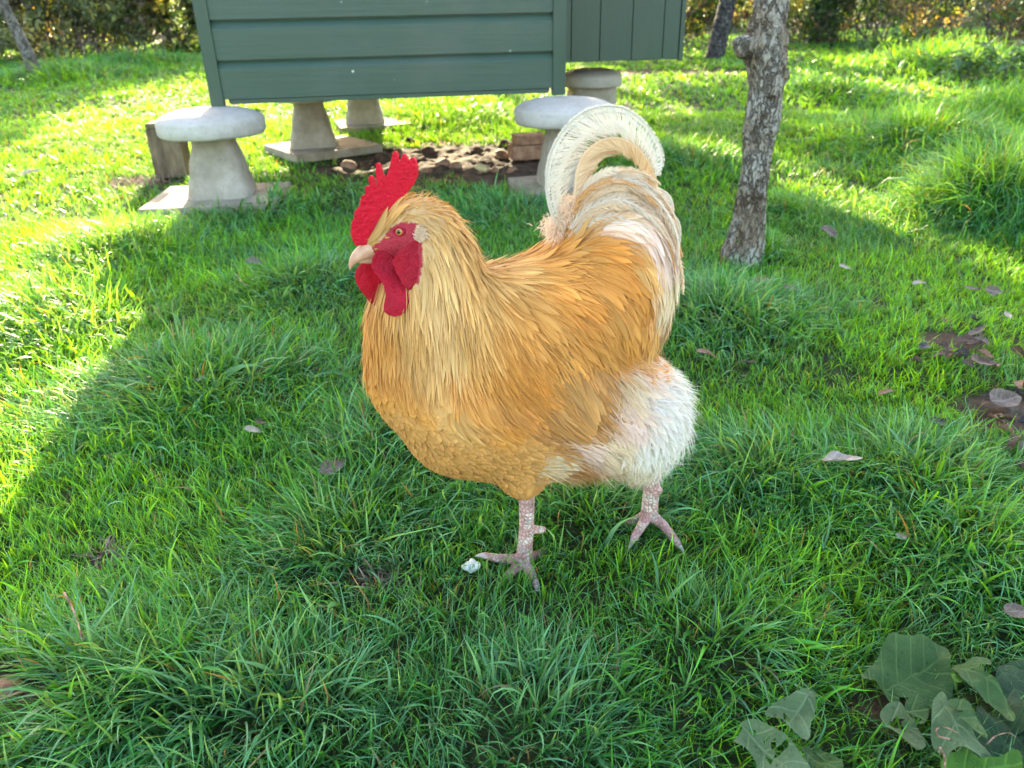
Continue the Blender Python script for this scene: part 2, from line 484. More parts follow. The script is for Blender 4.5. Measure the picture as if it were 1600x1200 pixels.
bm = bmesh.new(); add_box(bm, (xr - .014, yb + .002, zb + .355), (.027, .030, .73), bev=.003); bm_obj('edge_strip', bm, MAT_GREENV, nb)
bm = bmesh.new(); add_box(bm, (xr - .018, yb + .40, zb + .36), (.020, .76, .70)); add_box(bm, ((xs_[0] + xr) / 2, yb + .40, zb + .012), (xr - xs_[0] - .05, .74, .018))
add_box(bm, ((xs_[0] + xr) / 2, yb + .78, zb + .36), (xr - xs_[0], .02, .70)); bm_obj('box_shell', bm, MAT_GREENV, nb)
bm = bmesh.new(); add_box(bm, ((xs_[0] + xr) / 2 + .02, yb + .39, zb + .76), (xr - xs_[0] + .06, .88, .025), rot=Matrix.Rotation(R(9), 4, 'X')); bm_obj('lid', bm, MAT_FELT, nb)

# ------------------------------------------------------------------ staddle stones
m = NT('reconstituted_stone'); v = m.obj(); 
n1 = m.noise(5, 6, .65, v); n2 = m.noise(28, 5, .6, v)
c = m.ramp(n1, [(.28, (.20, .175, .135)), (.5, (.32, .285, .23)), (.75, (.41, .38, .32))])
c = m.mix(m.math('MULTIPLY', m.ramp(n2, [(.45, 0), (.75, 1)]), .55), c, (.20, .175, .125))
c = m.mix(m.ramp(m.voro(45, 'F1', v), [(.05, .7), (.14, 0)]), c, (.12, .10, .075))
h = m.math('ADD', m.noise(150, 4, .7, v), m.math('MULTIPLY', m.noise(20, 4, .6, v), 1.3))
MAT_STONE = m.pbr(c, .88, .25, m.bump(h, .55, .006))
m = NT('cap_stone'); v = m.obj()
n1 = m.noise(6, 6, .65, v)
c = m.ramp(n1, [(.28, (.29, .265, .225)), (.5, (.40, .375, .335)), (.75, (.49, .465, .43))])
c = m.mix(m.math('MULTIPLY', m.ramp(m.noise(60, 4, .65, v), [(.5, 0), (.8, 1)]), .5), c, (.26, .24, .20))
MAT_CAP = m.pbr(c, .85, .25, m.bump(m.math('ADD', m.noise(160, 4, .7, v), m.noise(25, 4, .6, v)), .45, .005))
def staddle(label, x, y, ztop, hb, rt, wt, wb, seed, rot=0.0, capt=.105):
    """ztop: top of the cap, hb: base height, rt: cap radius, wt/wb: half width of the base top and bottom"""
    rs = np.random.default_rng(seed)
    z0 = ztop - capt - hb
    o = empty('staddle_stone', (x, y, z0), rot)
    tag(o, label, 'staddle stone', 'staddle stones under the coop')
    # base: rounded square frustum
    prof = [(-.05, wb * 1.04), (0, wb * 1.03), (.02, wb * 1.01), (.08, wb * .93), (hb * .35, wb * .80 + wt * .12), (hb * .6, wb * .52 + wt * .44), (hb * .85, wt * 1.02), (hb + .012, wt * .98)]
    N = 48; V = []
    for z, wv in prof:
        for i in range(N):
            a = 2 * math.pi * i / N; e = 5.0
            r = wv / (abs(math.cos(a)) ** e + abs(math.sin(a)) ** e) ** (1 / e)
            r *= 1 + rs.normal(0, .006)
            V.append((r * math.cos(a), r * math.sin(a), z))
    F = [(k * N + i, k * N + (i + 1) % N, (k + 1) * N + (i + 1) % N, (k + 1) * N + i) for k in range(len(prof) - 1) for i in range(N)]
    np_mesh('base', np.array(V), np.array(F), MAT_STONE, o)
    # cap: mushroom
    c0 = hb; prof = [(.0, .001), (.0, rt * .55), (.0, rt * .90), (.003, rt * .965), (.012, rt * .995), (.030, rt), (.058, rt * 1.0), (.068, rt * .98), (.077, rt * .93), (.088, rt * .82), (.099, rt * .66), (capt, rt * .45), (capt + .001, rt * .2), (capt + .001, .001)]
    N = 64; V = []
    wob = 1 + .012 * np.sin(np.arange(N) / N * 2 * np.pi * 3 + seed) + rs.normal(0, .003, N)
    for z, r in prof:
        for i in range(N):
            a = 2 * math.pi * i / N; V.append((r * wob[i] * math.cos(a), r * wob[i] * math.sin(a), c0 + z + rs.normal(0, .0006)))
    F = [(k * N + i, k * N + (i + 1) % N, (k + 1) * N + (i + 1) % N, (k + 1) * N + i) for k in range(len(prof) - 1) for i in range(N)]
    np_mesh('cap', np.array(V), np.array(F), MAT_CAP, o)
    return o
NOGRASS = []
m = NT('paving_slab'); v = m.obj()
c = m.ramp(m.noise(7, 6, .65, v), [(.3, (.16, .135, .095)), (.55, (.30, .265, .20)), (.8, (.42, .38, .30))])
MAT_SLAB = m.pbr(c, .9, .25, m.bump(m.noise(70, 6, .7, v), .6, .006))
def slab(label, x, y, sx, sy, rot, z=.012, th=.045, tilt=0.0):
    bm = bmesh.new(); add_box(bm, (0, 0, 0), (sx, sy, th), bev=.004)
    bmesh.ops.subdivide_edges(bm, edges=bm.edges[:], cuts=1)
    o = bm_obj('paving_slab', bm, MAT_SLAB); o.location = (x, y, z); o.rotation_euler = (tilt, tilt * .4, rot)
    tag(o, label, 'paving slab', 'paving slabs under the stones')
    NOGRASS.append((x, y, sx / 2 - .055, sy / 2 - .055, rot))
    return o
CAPZ = ZB - .006
def cap_at(px, py, z): return G(px, py, z)
s1 = cap_at(328, 187, CAPZ - .045); s2 = cap_at(881, 170, CAPZ - .045)
print('stones', s1, s2)
def rad(px_w, p): return px_w / 2 / FPX * depth_of(p)
staddle('pale stone mushroom under the left front corner of the coop', s1[0], s1[1], CAPZ, CAPZ - .105 - .03, rad(163, s1), .085, .135, 1, ca)
staddle('pale stone mushroom under the right front corner, partly behind the tail', s2[0], s2[1], CAPZ, CAPZ - .105 - .03, rad(157, s2), .072, .115, 2, ca)
s3 = G(492, 238); s4 = G(572, 199); s5 = G(925, 120, CAPZ - .05)
staddle('stone mushroom in the middle under the coop, standing on a broken slab', s3[0], s3[1], CAPZ, CAPZ - .105 - .03, .21, .085, .135, 3, ca + .1)
staddle('farthest stone mushroom seen under the coop, on a square slab', s4[0], s4[1], CAPZ, CAPZ - .105 - .03, .21, .085, .135, 4, ca)
staddle('half hidden stone mushroom behind the right corner under the side box', s5[0], s5[1], CAPZ + .0, CAPZ - .105 - .03, .19, .14, .155, 5, ca)
slab('pale concrete slab under the left front stone', s1[0] - .01, s1[1] - .03, .56, .46, ca - .05, .020)
slab('grey slab under the right front stone', s2[0] - .02, s2[1] - .0, .40, .36, ca + .1, .014)
slab('dark edged slab under the middle stone', s3[0] + .05, s3[1] + .0, .54, .50, ca + .5, .022)
slab('square slab under the farthest stone', s4[0] + .05, s4[1] - .0, .50, .44, ca + .15, .016)
# weathered block behind the left stone
m = NT('old_block'); v = m.obj((6, 6, 2))
MAT_BLOCK = m.pbr(m.ramp(m.noise(2.5, 6, .65, v), [(.3, (.05, .042, .030)), (.55, (.15, .12, .08)), (.8, (.27, .23, .16))]), .9, .2, m.bump(m.noise(12, 6, .7, v), .7, .008))
bp = G(268, 278)
bm = bmesh.new(); add_box(bm, (0, 0, .125), (.165, .13, .25), bev=.012); add_box(bm, (.02, .0, .262), (.19, .14, .026), bev=.006)
blk = bm_obj('timber_block', bm, MAT_BLOCK); blk.location = (bp[0], bp[1] + .05, 0); blk.rotation_euler = (0, 0, .1)
tag(blk, 'weathered grey brown block standing behind the left front stone', 'block')
NOGRASS.append((bp[0], bp[1] + .05, .06, .05, .1))
m = NT('grass_blade')
c = m.attr('Col')
tc = m.mix(1.0, c, (2.35, 1.20, .10), 'MULTIPLY')
MAT_GRASS = m.pbr(c, .44, .30, None, .44, tc)
Z = [grass_zone(.12, 1.5, 38000 * GD, .0030, 6, 1.0, .35),
     grass_zone(1.5, 3.2, 20000 * GD, .0036, 5, 1.0, .5),
     grass_zone(3.2, 6.2, 7000 * GD, .0058, 4, 1.05, .8),
     grass_zone(6.2, 16.5, 1500 * GD, .011, 3, 1.35, 1.0)]
off = 0; VV, FF, CC = [], [], []
for V, F, C in Z:
    VV.append(V); FF.append(F + off); CC.append(C); off += len(V)
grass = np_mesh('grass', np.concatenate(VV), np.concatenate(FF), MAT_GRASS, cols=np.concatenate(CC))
tag(grass, 'shaggy green lawn grass with long tussocks covering the whole garden', 'grass', kind='stuff')
print('blades verts', off)
# ------------------------------------------------------------------ rooster
RY = 0.99
RO = np.array([PY(830, 600, RY)[0], RY, 0.0])
rooster = empty('rooster', tuple(RO))
tag(rooster, 'large golden buff rooster with red comb, white fluffy rump and curled cream tail', 'rooster')
def rmesh(name, V, F, mat, parent=None, **kw):
    return np_mesh(name, np.asarray(V) - RO, F, mat, parent or rooster, **kw)
def P(px, py, v=0.0): return PY(px, py, RY - v)
def vhead(px): return np.clip((690 - px), 0, 200) * .00034
PR = []      # x,y,z,r,lat
def sph(px, py, rp, v=0.0, lat=1.0, grp=0):
    c = P(px, py, v); PR.append((c[0], c[1], c[2], rp / FPX * depth_of(c), lat, grp))
def chain(pts, lat=1.0, n=5, grp=0):
    for (a, b) in zip(pts[:-1], pts[1:]):
        for i in range(n):
            t = i / n; q = [a[j] * (1 - t) + b[j] * t for j in range(4)]
            sph(*q, lat=lat, grp=grp)
    sph(*pts[-1], lat=lat, grp=grp)
# torso
chain([(676, 578, 98, 0), (735, 622, 108, 0), (840, 618, 118, 0), (930, 615, 104, 0)], .98, 3)
chain([(720, 655, 84, 0), (800, 668, 78, 0), (880, 662, 80, 0)], .98, 3)
chain([(700, 520, 92, 0), (830, 530, 122, 0), (925, 482, 108, 0), (958, 430, 88, 0), (968, 372, 66, 0)], .92, 3)
chain([(925, 640, 84, 0), (990, 645, 76, 0), (980, 676, 56, 0)], 1.2, 3)
# neck and head
chain([(676, 540, 96, .0), (672, 500, 88, .004), (680, 450, 70, .010), (684, 405, 54, .014), (672, 366, 44, .016)], .84, 4)
chain([(664, 350, 37, vhead(664)), (640, 362, 36, vhead(640)), (615, 374, 25, vhead(615)), (590, 385, 14, vhead(590))], .62, 4)
# shoulders and wings
for s in (1, -1):
    chain([(735, 575, 58, .045 * s), (815, 590, 68, .068 * s), (890, 612, 52, .077 * s), (928, 632, 30, .084 * s)], .60, 4)
    chain([(800, 700, 46, .045 * s), (880, 690, 50, .05 * s)], .8, 3)
NT_ = len(PR)
# thighs (feathered) and legs
LEGS = []
def on_g(px, py, z): p = on_ground(px, py, z); return p
def lsph(c, r, grp=1): PR.append((c[0], c[1], c[2], r, 1.0, grp))
def lchain(pts, n=6):
    for (a, ra), (b, rb) in zip(pts[:-1], pts[1:]):
        a = np.array(a); b = np.array(b)
        for i in range(n):
            t = i / n; lsph(a * (1 - t) + b * t, ra * (1 - t) + rb * t)
    lsph(pts[-1][0], pts[-1][1])
chain([(812, 690, 44, .045), (815, 728, 34, .042), (818, 748, 22, .040)], 1.0, 3)
foot1 = np.array([PY(820, 872, RY - .036)[0], RY - .036, .022]); foot1 = PY(820, 876, RY - .036)
px_m = 1 / FPX * depth_of(foot1)
hock1 = PY(822, 755, RY - .040)
mid1 = PY(823, 822, RY - .038)
lchain([(hock1, .0135), (PY(823, 785, RY - .039), .0118), (mid1, .0112), (PY(820, 858, RY - .037), .0118), (foot1, .0135)], 6)
print('foot1', foot1)
def toe(a, pts, r0, r1):
    q = [(a, r0 * 1.15)]
    for i, p in enumerate(pts): q.append((p, r0 + (r1 - r0) * (i + 1) / len(pts)))
    lchain(q, 7)
gz = .006
t1 = [PY(800, 873, RY - .04), PY(776, 872, RY - .046), PY(757, 868, RY - .05)]
toe(foot1, t1, .0085, .0045)
toe(foot1, [on_g(802, 892, .010), on_g(786, 908, .004)], .0088, .0055)
toe(foot1, [on_g(829, 896, .012), on_g(836, 912, .004)], .0088, .006)
toe(foot1, [foot1 + np.array([.030, .030, -.008])], .008, .006)
spur1 = [PY(836, 828, RY - .036), PY(849, 827, RY - .034)]
lchain([(mid1, .007), (spur1[0], .0060), (spur1[1], .0045)], 4)
foot2 = PY(1014, 803, RY + .040)
hock2 = PY(1018, 738, RY + .030)
lchain([(hock2, .014), (PY(1018, 765, RY + .035), .0130), (foot2, .0135)], 7)
print('foot2', foot2)
toe(foot2, [PY(1036, 820, RY + .025), PY(1050, 838, RY + .005), PY(1060, 851, RY - .008)], .0085, .0050)
toe(foot2, [PY(1001, 824, RY + .01), PY(990, 842, RY - .005)], .0085, .0055)
toe(foot2, [PY(996, 811, RY + .045), PY(978, 819, RY + .05)], .0080, .0050)
lchain([(PY(1024, 770, RY + .03), .006), (PY(1030, 766, RY + .025), .0055)], 3)
CL_ = [(p, r) for p, r in []]
PRA = np.array(PR)
C_, Rr, LAT, GRP = PRA[:, :3], PRA[:, 3], PRA[:, 4], PRA[:, 5]
LEGS_ON = True
def sdf(Q, k=.0045):
    if not LEGS_ON: return sdf_body(Q, k)
    out = np.empty(len(Q))
    for s in range(0, len(Q), 20000):
        q = Q[s:s + 20000]
        d = q[:, None, :] - C_[None]
        d[:, :, 1] /= LAT[None]
        dist = np.sqrt((d ** 2).sum(-1)) - Rr[None]
        m0 = dist[:, GRP == 0]; m1 = dist[:, GRP == 1]
        def lse(a, k):
            mn = a.min(1); return mn - k * np.log(np.exp(-(a - mn[:, None]) / k).sum(1))
        a = lse(m0, k); b = lse(m1, .0009)
        h = np.clip(.5 + .5 * (b - a) / .006, 0, 1)
        out[s:s + 20000] = b * (1 - h) + a * h - .006 * h * (1 - h)
    return out
def sdf_body(Q, k=.0045):
    Q = Q.astype(np.float32); s_ = GRP == 0; il = (1 / LAT[s_]).astype(np.float32); cc = C_[s_].astype(np.float32); r_ = Rr[s_].astype(np.float32)
    x = Q[:, 0:1] - cc[None, :, 0]; y = (Q[:, 1:2] - cc[None, :, 1]) * il; z = Q[:, 2:3] - cc[None, :, 2]
    a = np.sqrt(x * x + y * y + z * z) - r_
    mn = a.min(1); return (mn - k * np.log(np.exp(-(a - mn[:, None]) / k).sum(1))).astype(float)
def grad(Q, e=.0012):
    g = np.empty_like(Q)
    for i in range(3):
        o = np.zeros(3); o[i] = e
        g[:, i] = sdf(Q + o) - sdf(Q - o)
    return g / (np.linalg.norm(g, axis=1, keepdims=True) + 1e-12)
def project(Q, level=0.0, it=3):
    for _ in range(it):
        n = grad(Q); Q = Q - (sdf(Q) - level)[:, None] * n * .9
    return Q
def proj_px(Q):
    d = Q - CAM; w_ = d @ f_
    return np.stack([800 + FPX * (d @ R_) / w_, 600 - FPX * (d @ U_) / w_], 1)
def mirror(Q):
    Q = Q.copy(); Q[:, 1] = np.where(Q[:, 1] > RY, 2 * RY - Q[:, 1], Q[:, 1]); return Q
def hit(px, py):
    d = ray(px, py); d = d / np.linalg.norm(d); t = .5
    for _ in range(90):
        s_ = float(sdf((CAM + d * t)[None])[0]); t += s_ * .7
        if t > 2: return None
    return CAM + d * t
def inpoly(px, poly):
    poly = np.array(poly, float); x, y = px[:, 0], px[:, 1]; r = np.zeros(len(px), bool); j = len(poly) - 1
    for i in range(len(poly)):
        xi, yi = poly[i]; xj, yj = poly[j]
        c = ((yi > y) != (yj > y)) & (x < (xj - xi) * (y - yi) / (yj - yi + 1e-12) + xi)
        r ^= c; j = i
    return r
FACE = [(580, 384), (600, 372), (609, 357), (627, 347), (652, 349), (658, 372), (662, 400), (655, 445), (636, 442), (600, 416), (585, 398)]

# body mesh: union of spheres -> voxel remesh -> pulled onto the smooth field
bm = bmesh.new()
for (x, y, z, r, lat, g) in PR:
    bmesh.ops.create_icosphere(bm, subdivisions=3 if r > .02 else 2, radius=r, matrix=Matrix.Translation((x - RO[0], y - RO[1], z)) @ Matrix.Diagonal((1, lat, 1, 1)))
body = bm_obj('body', bm, None, rooster)
remesh(body, .0026, 3, .5)
V = get_co(body.data).astype(float) + RO
V = project(V, 0.0, 4)
n_ = grad(V)
px = proj_px(mirror(V))
face = inpoly(px, FACE)
face = face & (V[:, 2] > .35)
legm = np.zeros(len(V))
dl = np.linalg.norm(V[:, None, :] - C_[None, GRP == 1], axis=2) - Rr[None, GRP == 1]
leg = (dl.min(1) < .0035)
cols = np.tile(np.array([.52, .30, .12]), (len(V), 1))
cols[px[:, 0] > 900] = (.60, .50, .38)
cols[px[:, 1] < 470] = (.55, .36, .16)
cols[face] = (.34, .010, .024)
cols[leg] = (.68, .56, .48)
nz = vn(V[:, 0] * 1.0 + V[:, 1], V[:, 2], .010, 7)
pk = leg & (nz > .45); cols[pk] = (.60, .36, .32)
low = leg & (V[:, 2] < .055) ; cols[low] = cols[low] * np.array([.72, .66, .68])
V = V + n_ * (face * (vn(V[:, 0], V[:, 2], .0030, 3) - .5) * .0016)[:, None]
set_co(body.data, V - RO)
setattr_col(body.data, cols)
for nm, arr in (('leg', leg), ('face', face)):
    a = body.data.attributes.new(nm, 'FLOAT', 'POINT'); a.data.foreach_set('value', arr.astype(np.float32))
m = NT('rooster_skin'); v = m.obj((1, 1, 1)); vs = m.obj((1, 1, .75))
c = m.attr('Col')
vo = m.voro(175, 'DISTANCE_TO_EDGE', vs, .75); sc = m.ramp(vo, [(.0, 0), (.10, 1)])
lm = m.attr('leg', 'Fac'); fm = m.attr('face', 'Fac')
c2 = m.mix(m.math('MULTIPLY', lm, m.math('SUBTRACT', 1.0, sc)), c, (.24, .14, .11))
c3 = m.mix(m.math('MULTIPLY', lm, m.math('MULTIPLY', m.ramp(m.noise(90, 4, .6, v), [(.5, 0), (.62, 1)]), .5)), c2, (.16, .12, .10))
c3 = m.mix(m.math('MULTIPLY', fm, m.ramp(m.noise(300, 3, .6, v), [(.45, 0), (.75, .5)])), c3, (.50, .06, .075))
h = m.math('ADD', m.math('MULTIPLY', lm, m.ramp(vo, [(.0, 0), (.35, 1)])), m.math('MULTIPLY', fm, m.noise(420, 3, .6, v)))
body.data.materials.append(m.pbr(c3, .55, .4, m.bump(h, .8, .0022), sss=.08))

LEGS_ON = False
# ---- feather controls: px, py, dir x, dir y, colour
HK = (.68, .395, .12); HP = (.74, .49, .195); BU = (.64, .30, .062); OR = (.62, .255, .04); DK = (.40, .19, .052); BR = (.58, .295, .085)
WH = (.80, .755, .66); CR = (.80, .66, .43); PI = (.80, .62, .50)
CT = [(600, 345, .5, -.75, HK), (622, 335, .7, -.5, HK), (645, 318, 1, .05, HP), (675, 322, .9, .45, HK), (700, 350, .6, .8, HK),
      (665, 345, .9, .5, HP), (668, 400, .35, 1, HP), (700, 400, .35, 1, HP), (735, 400, .5, 1, HK), (680, 450, .06, 1, HP), (720, 460, .16, 1, HK), (755, 450, .38, 1, HK),
      (640, 480, -.05, 1, HK), (600, 490, -.10, 1, BU), (575, 510, -.08, 1, BU), (650, 540, -.02, 1, HK), (700, 520, .02, 1, HP), (745, 520, .15, 1, HK),
      (680, 600, -.06, 1, HK), (720, 570, 0, 1, BU), (620, 560, .05, 1, BU), (700, 640, .0, 1, HK),
      (585, 590, .18, 1, BU), (600, 630, .35, 1, BR), (640, 660, .5, .85, BR), (650, 610, .2, 1, BU), (680, 690, .7, .6, BR), (720, 680, .7, .6, BR), (740, 725, .95, .3, BR),
      (790, 740, 1, .15, BR), (800, 690, .9, .3, BR), (760, 670, .8, .45, BU), (850, 720, 1, .1, CR), (850, 700, .9, .2, BR), (815, 770, .1, 1, BR),
      (790, 430, .9, .5, HK), (780, 470, .6, .8, BU), (770, 540, .4, 1, OR), (750, 600, .25, 1, BU), (800, 560, .5, .9, OR), (780, 630, .4, .9, OR),
      (830, 420, 1, .35, BU), (820, 480, .85, .6, BU), (850, 540, .7, .8, BU), (840, 600, .6, .8, OR), (880, 580, .6, .85, BU), (860, 640, .6, .7, DK),
      (870, 380, .9, .0, HK), (880, 420, 1, .25, BU), (880, 470, .95, .5, OR), (900, 520, .75, .75, BU), (930, 590, .45, .95, DK), (920, 640, .45, .9, DK), (900, 660, .7, .7, DK), (850, 670, .8, .6, DK),
      (920, 400, 1, .1, OR), (950, 430, .95, .5, OR), (960, 480, .7, .8, BU), (960, 540, .5, .9, BU), (1000, 440, .7, .8, OR), (1000, 500, .4, 1, BU), (1030, 440, .35, 1, CR), (1045, 500, .1, 1, HK), (1010, 550, .2, 1, BU),
      (880, 340, .2, -.9, PI), (905, 350, .6, -.5, HK), (940, 340, .9, -.2, PI), (980, 340, 1, .2, PI), (1020, 370, .6, .8, PI), (1045, 410, .3, 1, CR), (980, 390, .9, .4, HK),
      (970, 590, .5, .6, CR), (1000, 570, .6, .4, PI), (1040, 580, .6, -.1, WH), (1070, 620, .7, .3, WH), (1020, 620, .6, .4, WH), (980, 640, .5, .6, PI), (1040, 670, .5, .6, WH), (1000, 700, .3, .9, WH),
      (1060, 700, .4, .8, WH), (950, 700, .8, .4, CR), (900, 700, .95, .25, PI), (960, 735, .7, .6, CR), (1010, 740, .1, 1, CR), (1040, 740, .3, .9, WH), (890, 735, 1, .1, BR)]
CTP = np.array([c[:2] for c in CT], float); CTD = np.array([c[2:4] for c in CT], float); CTD /= np.linalg.norm(CTD, axis=1, keepdims=True)
CTC = np.array([c[4] for c in CT])
def field(Q):
    px = proj_px(mirror(Q))
    d2 = ((px[:, None] - CTP[None]) ** 2).sum(-1) + 60
    w1 = 1 / d2 ** 1.6; w1 /= w1.sum(1, keepdims=True)
    w2 = 1 / d2 ** 2.2; w2 /= w2.sum(1, keepdims=True)
    return px, w1 @ CTD, w2 @ CTC
def flow3(Q, dxy, n):
    D = dxy[:, :1] * R_[None] - dxy[:, 1:] * U_[None]
    far = Q[:, 1] > RY
    D = np.where(far[:, None], D * np.array([1, -1, 1]), D)
    D = D - (D * n).sum(1, keepdims=True) * n
    return D / (np.linalg.norm(D, axis=1, keepdims=True) + 1e-9)

# sample roots on the body surface
me = body.data; me.calc_loop_triangles()
T = np.empty(len(me.loop_triangles) * 3, np.int32); me.loop_triangles.foreach_get('vertices', T); T = T.reshape(-1, 3)
Vb = get_co(me).astype(float) + RO
ar = np.linalg.norm(np.cross(Vb[T[:, 1]] - Vb[T[:, 0]], Vb[T[:, 2]] - Vb[T[:, 0]]), axis=1) / 2
keepT = ~(leg[T].any(1))
cum = np.cumsum(ar * keepT); TOT = cum[-1]
print('plumage area', TOT)
def roots(n):
    t = np.searchsorted(cum, rng.random(n) * TOT); t = np.clip(t, 0, len(T) - 1)
    a, b = rng.random(n), rng.random(n); s_ = a + b > 1; a[s_], b[s_] = 1 - a[s_], 1 - b[s_]
    q = Vb[T[t, 0]] * (1 - a - b)[:, None] + Vb[T[t, 1]] * a[:, None] + Vb[T[t, 2]] * b[:, None]
    return q
def grow(Q, L, lift, K=7, jit=.12, inertia=.35, droop=0.0, seglift=None):
    """paths along the plumage: (n,K,3), normals and sides"""
    n = len(Q); path = np.empty((n, K, 3)); nor = np.empty((n, K, 3)); prev = None
    ja = rng.normal(0, jit, n)
    for k in range(K):
        lv = lift[0] + (lift[1] - lift[0]) * (k / (K - 1)) ** 1.3
        lv = lv if np.ndim(lv) else np.full(n, lv)
        for _ in range(2 if k else 3):
            g = grad(Q); Q = Q - np.clip(sdf(Q) - lv, -.02, .02)[:, None] * g
        path[:, k] = Q; nor[:, k] = g
        px, dxy, _c = field(Q)
        ca_, sa_ = np.cos(ja), np.sin(ja)
        dxy = np.stack([dxy[:, 0] * ca_ - dxy[:, 1] * sa_, dxy[:, 0] * sa_ + dxy[:, 1] * ca_], 1)
        D = flow3(Q, dxy, g)
        if prev is not None: D = D * (1 - inertia) + prev * inertia
        if droop: D = D + np.array([0, 0, -droop]) * (k / K)
        D /= np.linalg.norm(D, axis=1, keepdims=True); prev = D
        Q = Q + D * (L / (K - 1))[:, None]
    return path, nor
def vane(path, nor, W, prof, cross, col, tipcol=None, arch=.25, edge=None, twist=0.0):
    """cross: number of verts across. returns V,F,C"""
    n, K, _ = path.shape
    Tn = np.gradient(path, axis=1); Tn /= np.linalg.norm(Tn, axis=2, keepdims=True) + 1e-9
    S = np.cross(Tn, nor); S /= np.linalg.norm(S, axis=2, keepdims=True) + 1e-9
    if twist:
        a = (rng.normal(0, twist, n))[:, None, None]
        S = S * np.cos(a) + nor * np.sin(a)
    hw = .5 * W[:, None] * prof[None]
    us = np.linspace(-1, 1, cross)
    VV = []
    for u in us:
        VV.append(path + S * (hw * u)[..., None] - nor * (arch * hw * u * u)[..., None])
    V = np.stack(VV, 2).reshape(-1, 3)
    base = (np.arange(n) * K * cross)[:, None, None] + (np.arange(K - 1) * cross)[None, :, None] + np.arange(cross - 1)[None, None]
    F = np.stack([base, base + 1, base + cross + 1, base + cross], -1).reshape(-1, 4)
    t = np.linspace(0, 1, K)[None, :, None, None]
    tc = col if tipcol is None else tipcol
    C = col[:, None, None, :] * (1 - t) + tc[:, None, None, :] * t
    C = np.broadcast_to(C, (n, K, cross, 3)).copy()
    if edge is not None:
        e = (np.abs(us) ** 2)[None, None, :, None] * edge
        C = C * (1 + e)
    return V, F, C.reshape(-1, 3)
def jitcol(c, s=.10, n=None):
    k = rng.lognormal(0, s, len(c))[:, None]
    hue = rng.normal(0, s * .5, len(c))[:, None] * np.array([.2, .0, -1.0])
    return np.clip(c * k * (1 + hue), 0, .88)
class Acc:
    def __init__(s): s.V, s.F, s.C, s.o = [], [], [], 0
    def add(s, V, F, C): s.V.append(V); s.F.append(F + s.o); s.C.append(C); s.o += len(V)
    def build(s, name, mat, parent=None):
        return rmesh(name, np.concatenate(s.V), np.concatenate(s.F), mat, parent, cols=np.concatenate(s.C))
m = NT('plumage'); v = m.obj((1, 1, 1))
c = m.attr('Col'); c = m.mix(m.math('MULTIPLY', m.noise(900, 2, .6, v), .35), c, tuple([.42, .20, .05]))
MAT_FEA = m.pbr(c, .62, .28, None, .13, m.mix(1.0, m.attr('Col'), (1.15, 1.0, .8), 'MULTIPLY'))
m = NT('white_down'); c = m.attr('Col')
MAT_DOWN = m.pbr(c, .75, .15, None, .38, c, sheen=.2)

HACKLE = [(575, 355), (600, 325), (640, 298), (690, 305), (745, 350), (790, 420), (790, 500), (735, 590), (640, 590), (575, 560), (545, 500), (600, 420), (640, 420), (600, 352)]
WING = [(850, 560), (900, 540), (945, 545), (965, 610), (945, 680), (870, 700), (800, 665), (810, 610)]
FLUFF = [(955, 545), (1000, 560), (1050, 530), (1110, 560), (1110, 720), (1060, 790), (930, 770), (835, 730), (850, 695), (940, 685), (968, 620)]
def region(px):
    h = inpoly(px, HACKLE); wg = inpoly(px, WING) & ~h; fl = inpoly(px, FLUFF) & ~h & ~wg
    face = inpoly(px, FACE)
    br = ~h & ~wg & ~fl & ((px[:, 1] > 640) | ((px[:, 0] < 700) & (px[:, 1] > 560)) | ((px[:, 1] > 700)))
    sd = ~h & ~wg & ~fl & ~br
    return dict(h=h & ~face, w=wg, f=fl, b=br, s=sd, face=face)
def pick(n, key, cond=None):
    q = roots(n); px = proj_px(mirror(q)); r = region(px); k = np.zeros(len(q), bool)
    for c_ in key: k |= r[c_]
    k &= ~r['face']
    # the far wing and the hidden side need fewer
    k &= (q[:, 1] < RY + .03) | (rng.random(len(q)) < .55)
    q = q[k]
    return q
def strands(acc, q, L, W, lift, K, jit, prof, dark=.9, light=1.12, cs=.14, inertia=.35, twist=.35, cross=2, arch=.2, droop=0):
    _, _, c = field(q); lift = (lift[0], lift[1] * (.45 + 1.25 * vn(q[:, 0] + q[:, 1] * .5, q[:, 2], .016, 57)))
    pa, no = grow(q, L, lift, K, jit, inertia, droop)
    ok = ~inpoly(proj_px(mirror(pa[:, 1:].reshape(-1, 3))), FACE).reshape(len(q), -1).any(1)
    pa, no, c, W = pa[ok], no[ok], c[ok], W[ok]; qc = q[ok]
    c = c * (.84 + .34 * vn(qc[:, 0] + qc[:, 1] * .3, qc[:, 2], .013, 31))[:, None] * (.85 + .3 * vn(qc[:, 0], qc[:, 2] + qc[:, 1], .035, 33))[:, None]
    cc = jitcol(c, cs * .8)
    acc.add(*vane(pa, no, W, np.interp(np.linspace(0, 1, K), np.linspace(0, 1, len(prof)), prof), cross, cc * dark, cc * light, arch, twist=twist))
# 1 underlayer of short soft strands everywhere
acc = Acc(); accw = Acc()
q = pick(26000, 'hwsb'); _, _, c = field(q)
L = rng.uniform(.010, .022, len(q)); px = proj_px(mirror(q)); hd = px[:, 1] < 400; L[hd & (px[:, 0] < 720)] *= .55
pa, no = grow(q, L, (0.0, .0025), 4, .25)
acc.add(*vane(pa, no, rng.uniform(.0016, .0034, len(q)), np.array([.6, 1, .8, .12]), 2, jitcol(c * .88, .14), twist=.3))
under = acc.build('down_layer', MAT_FEA)
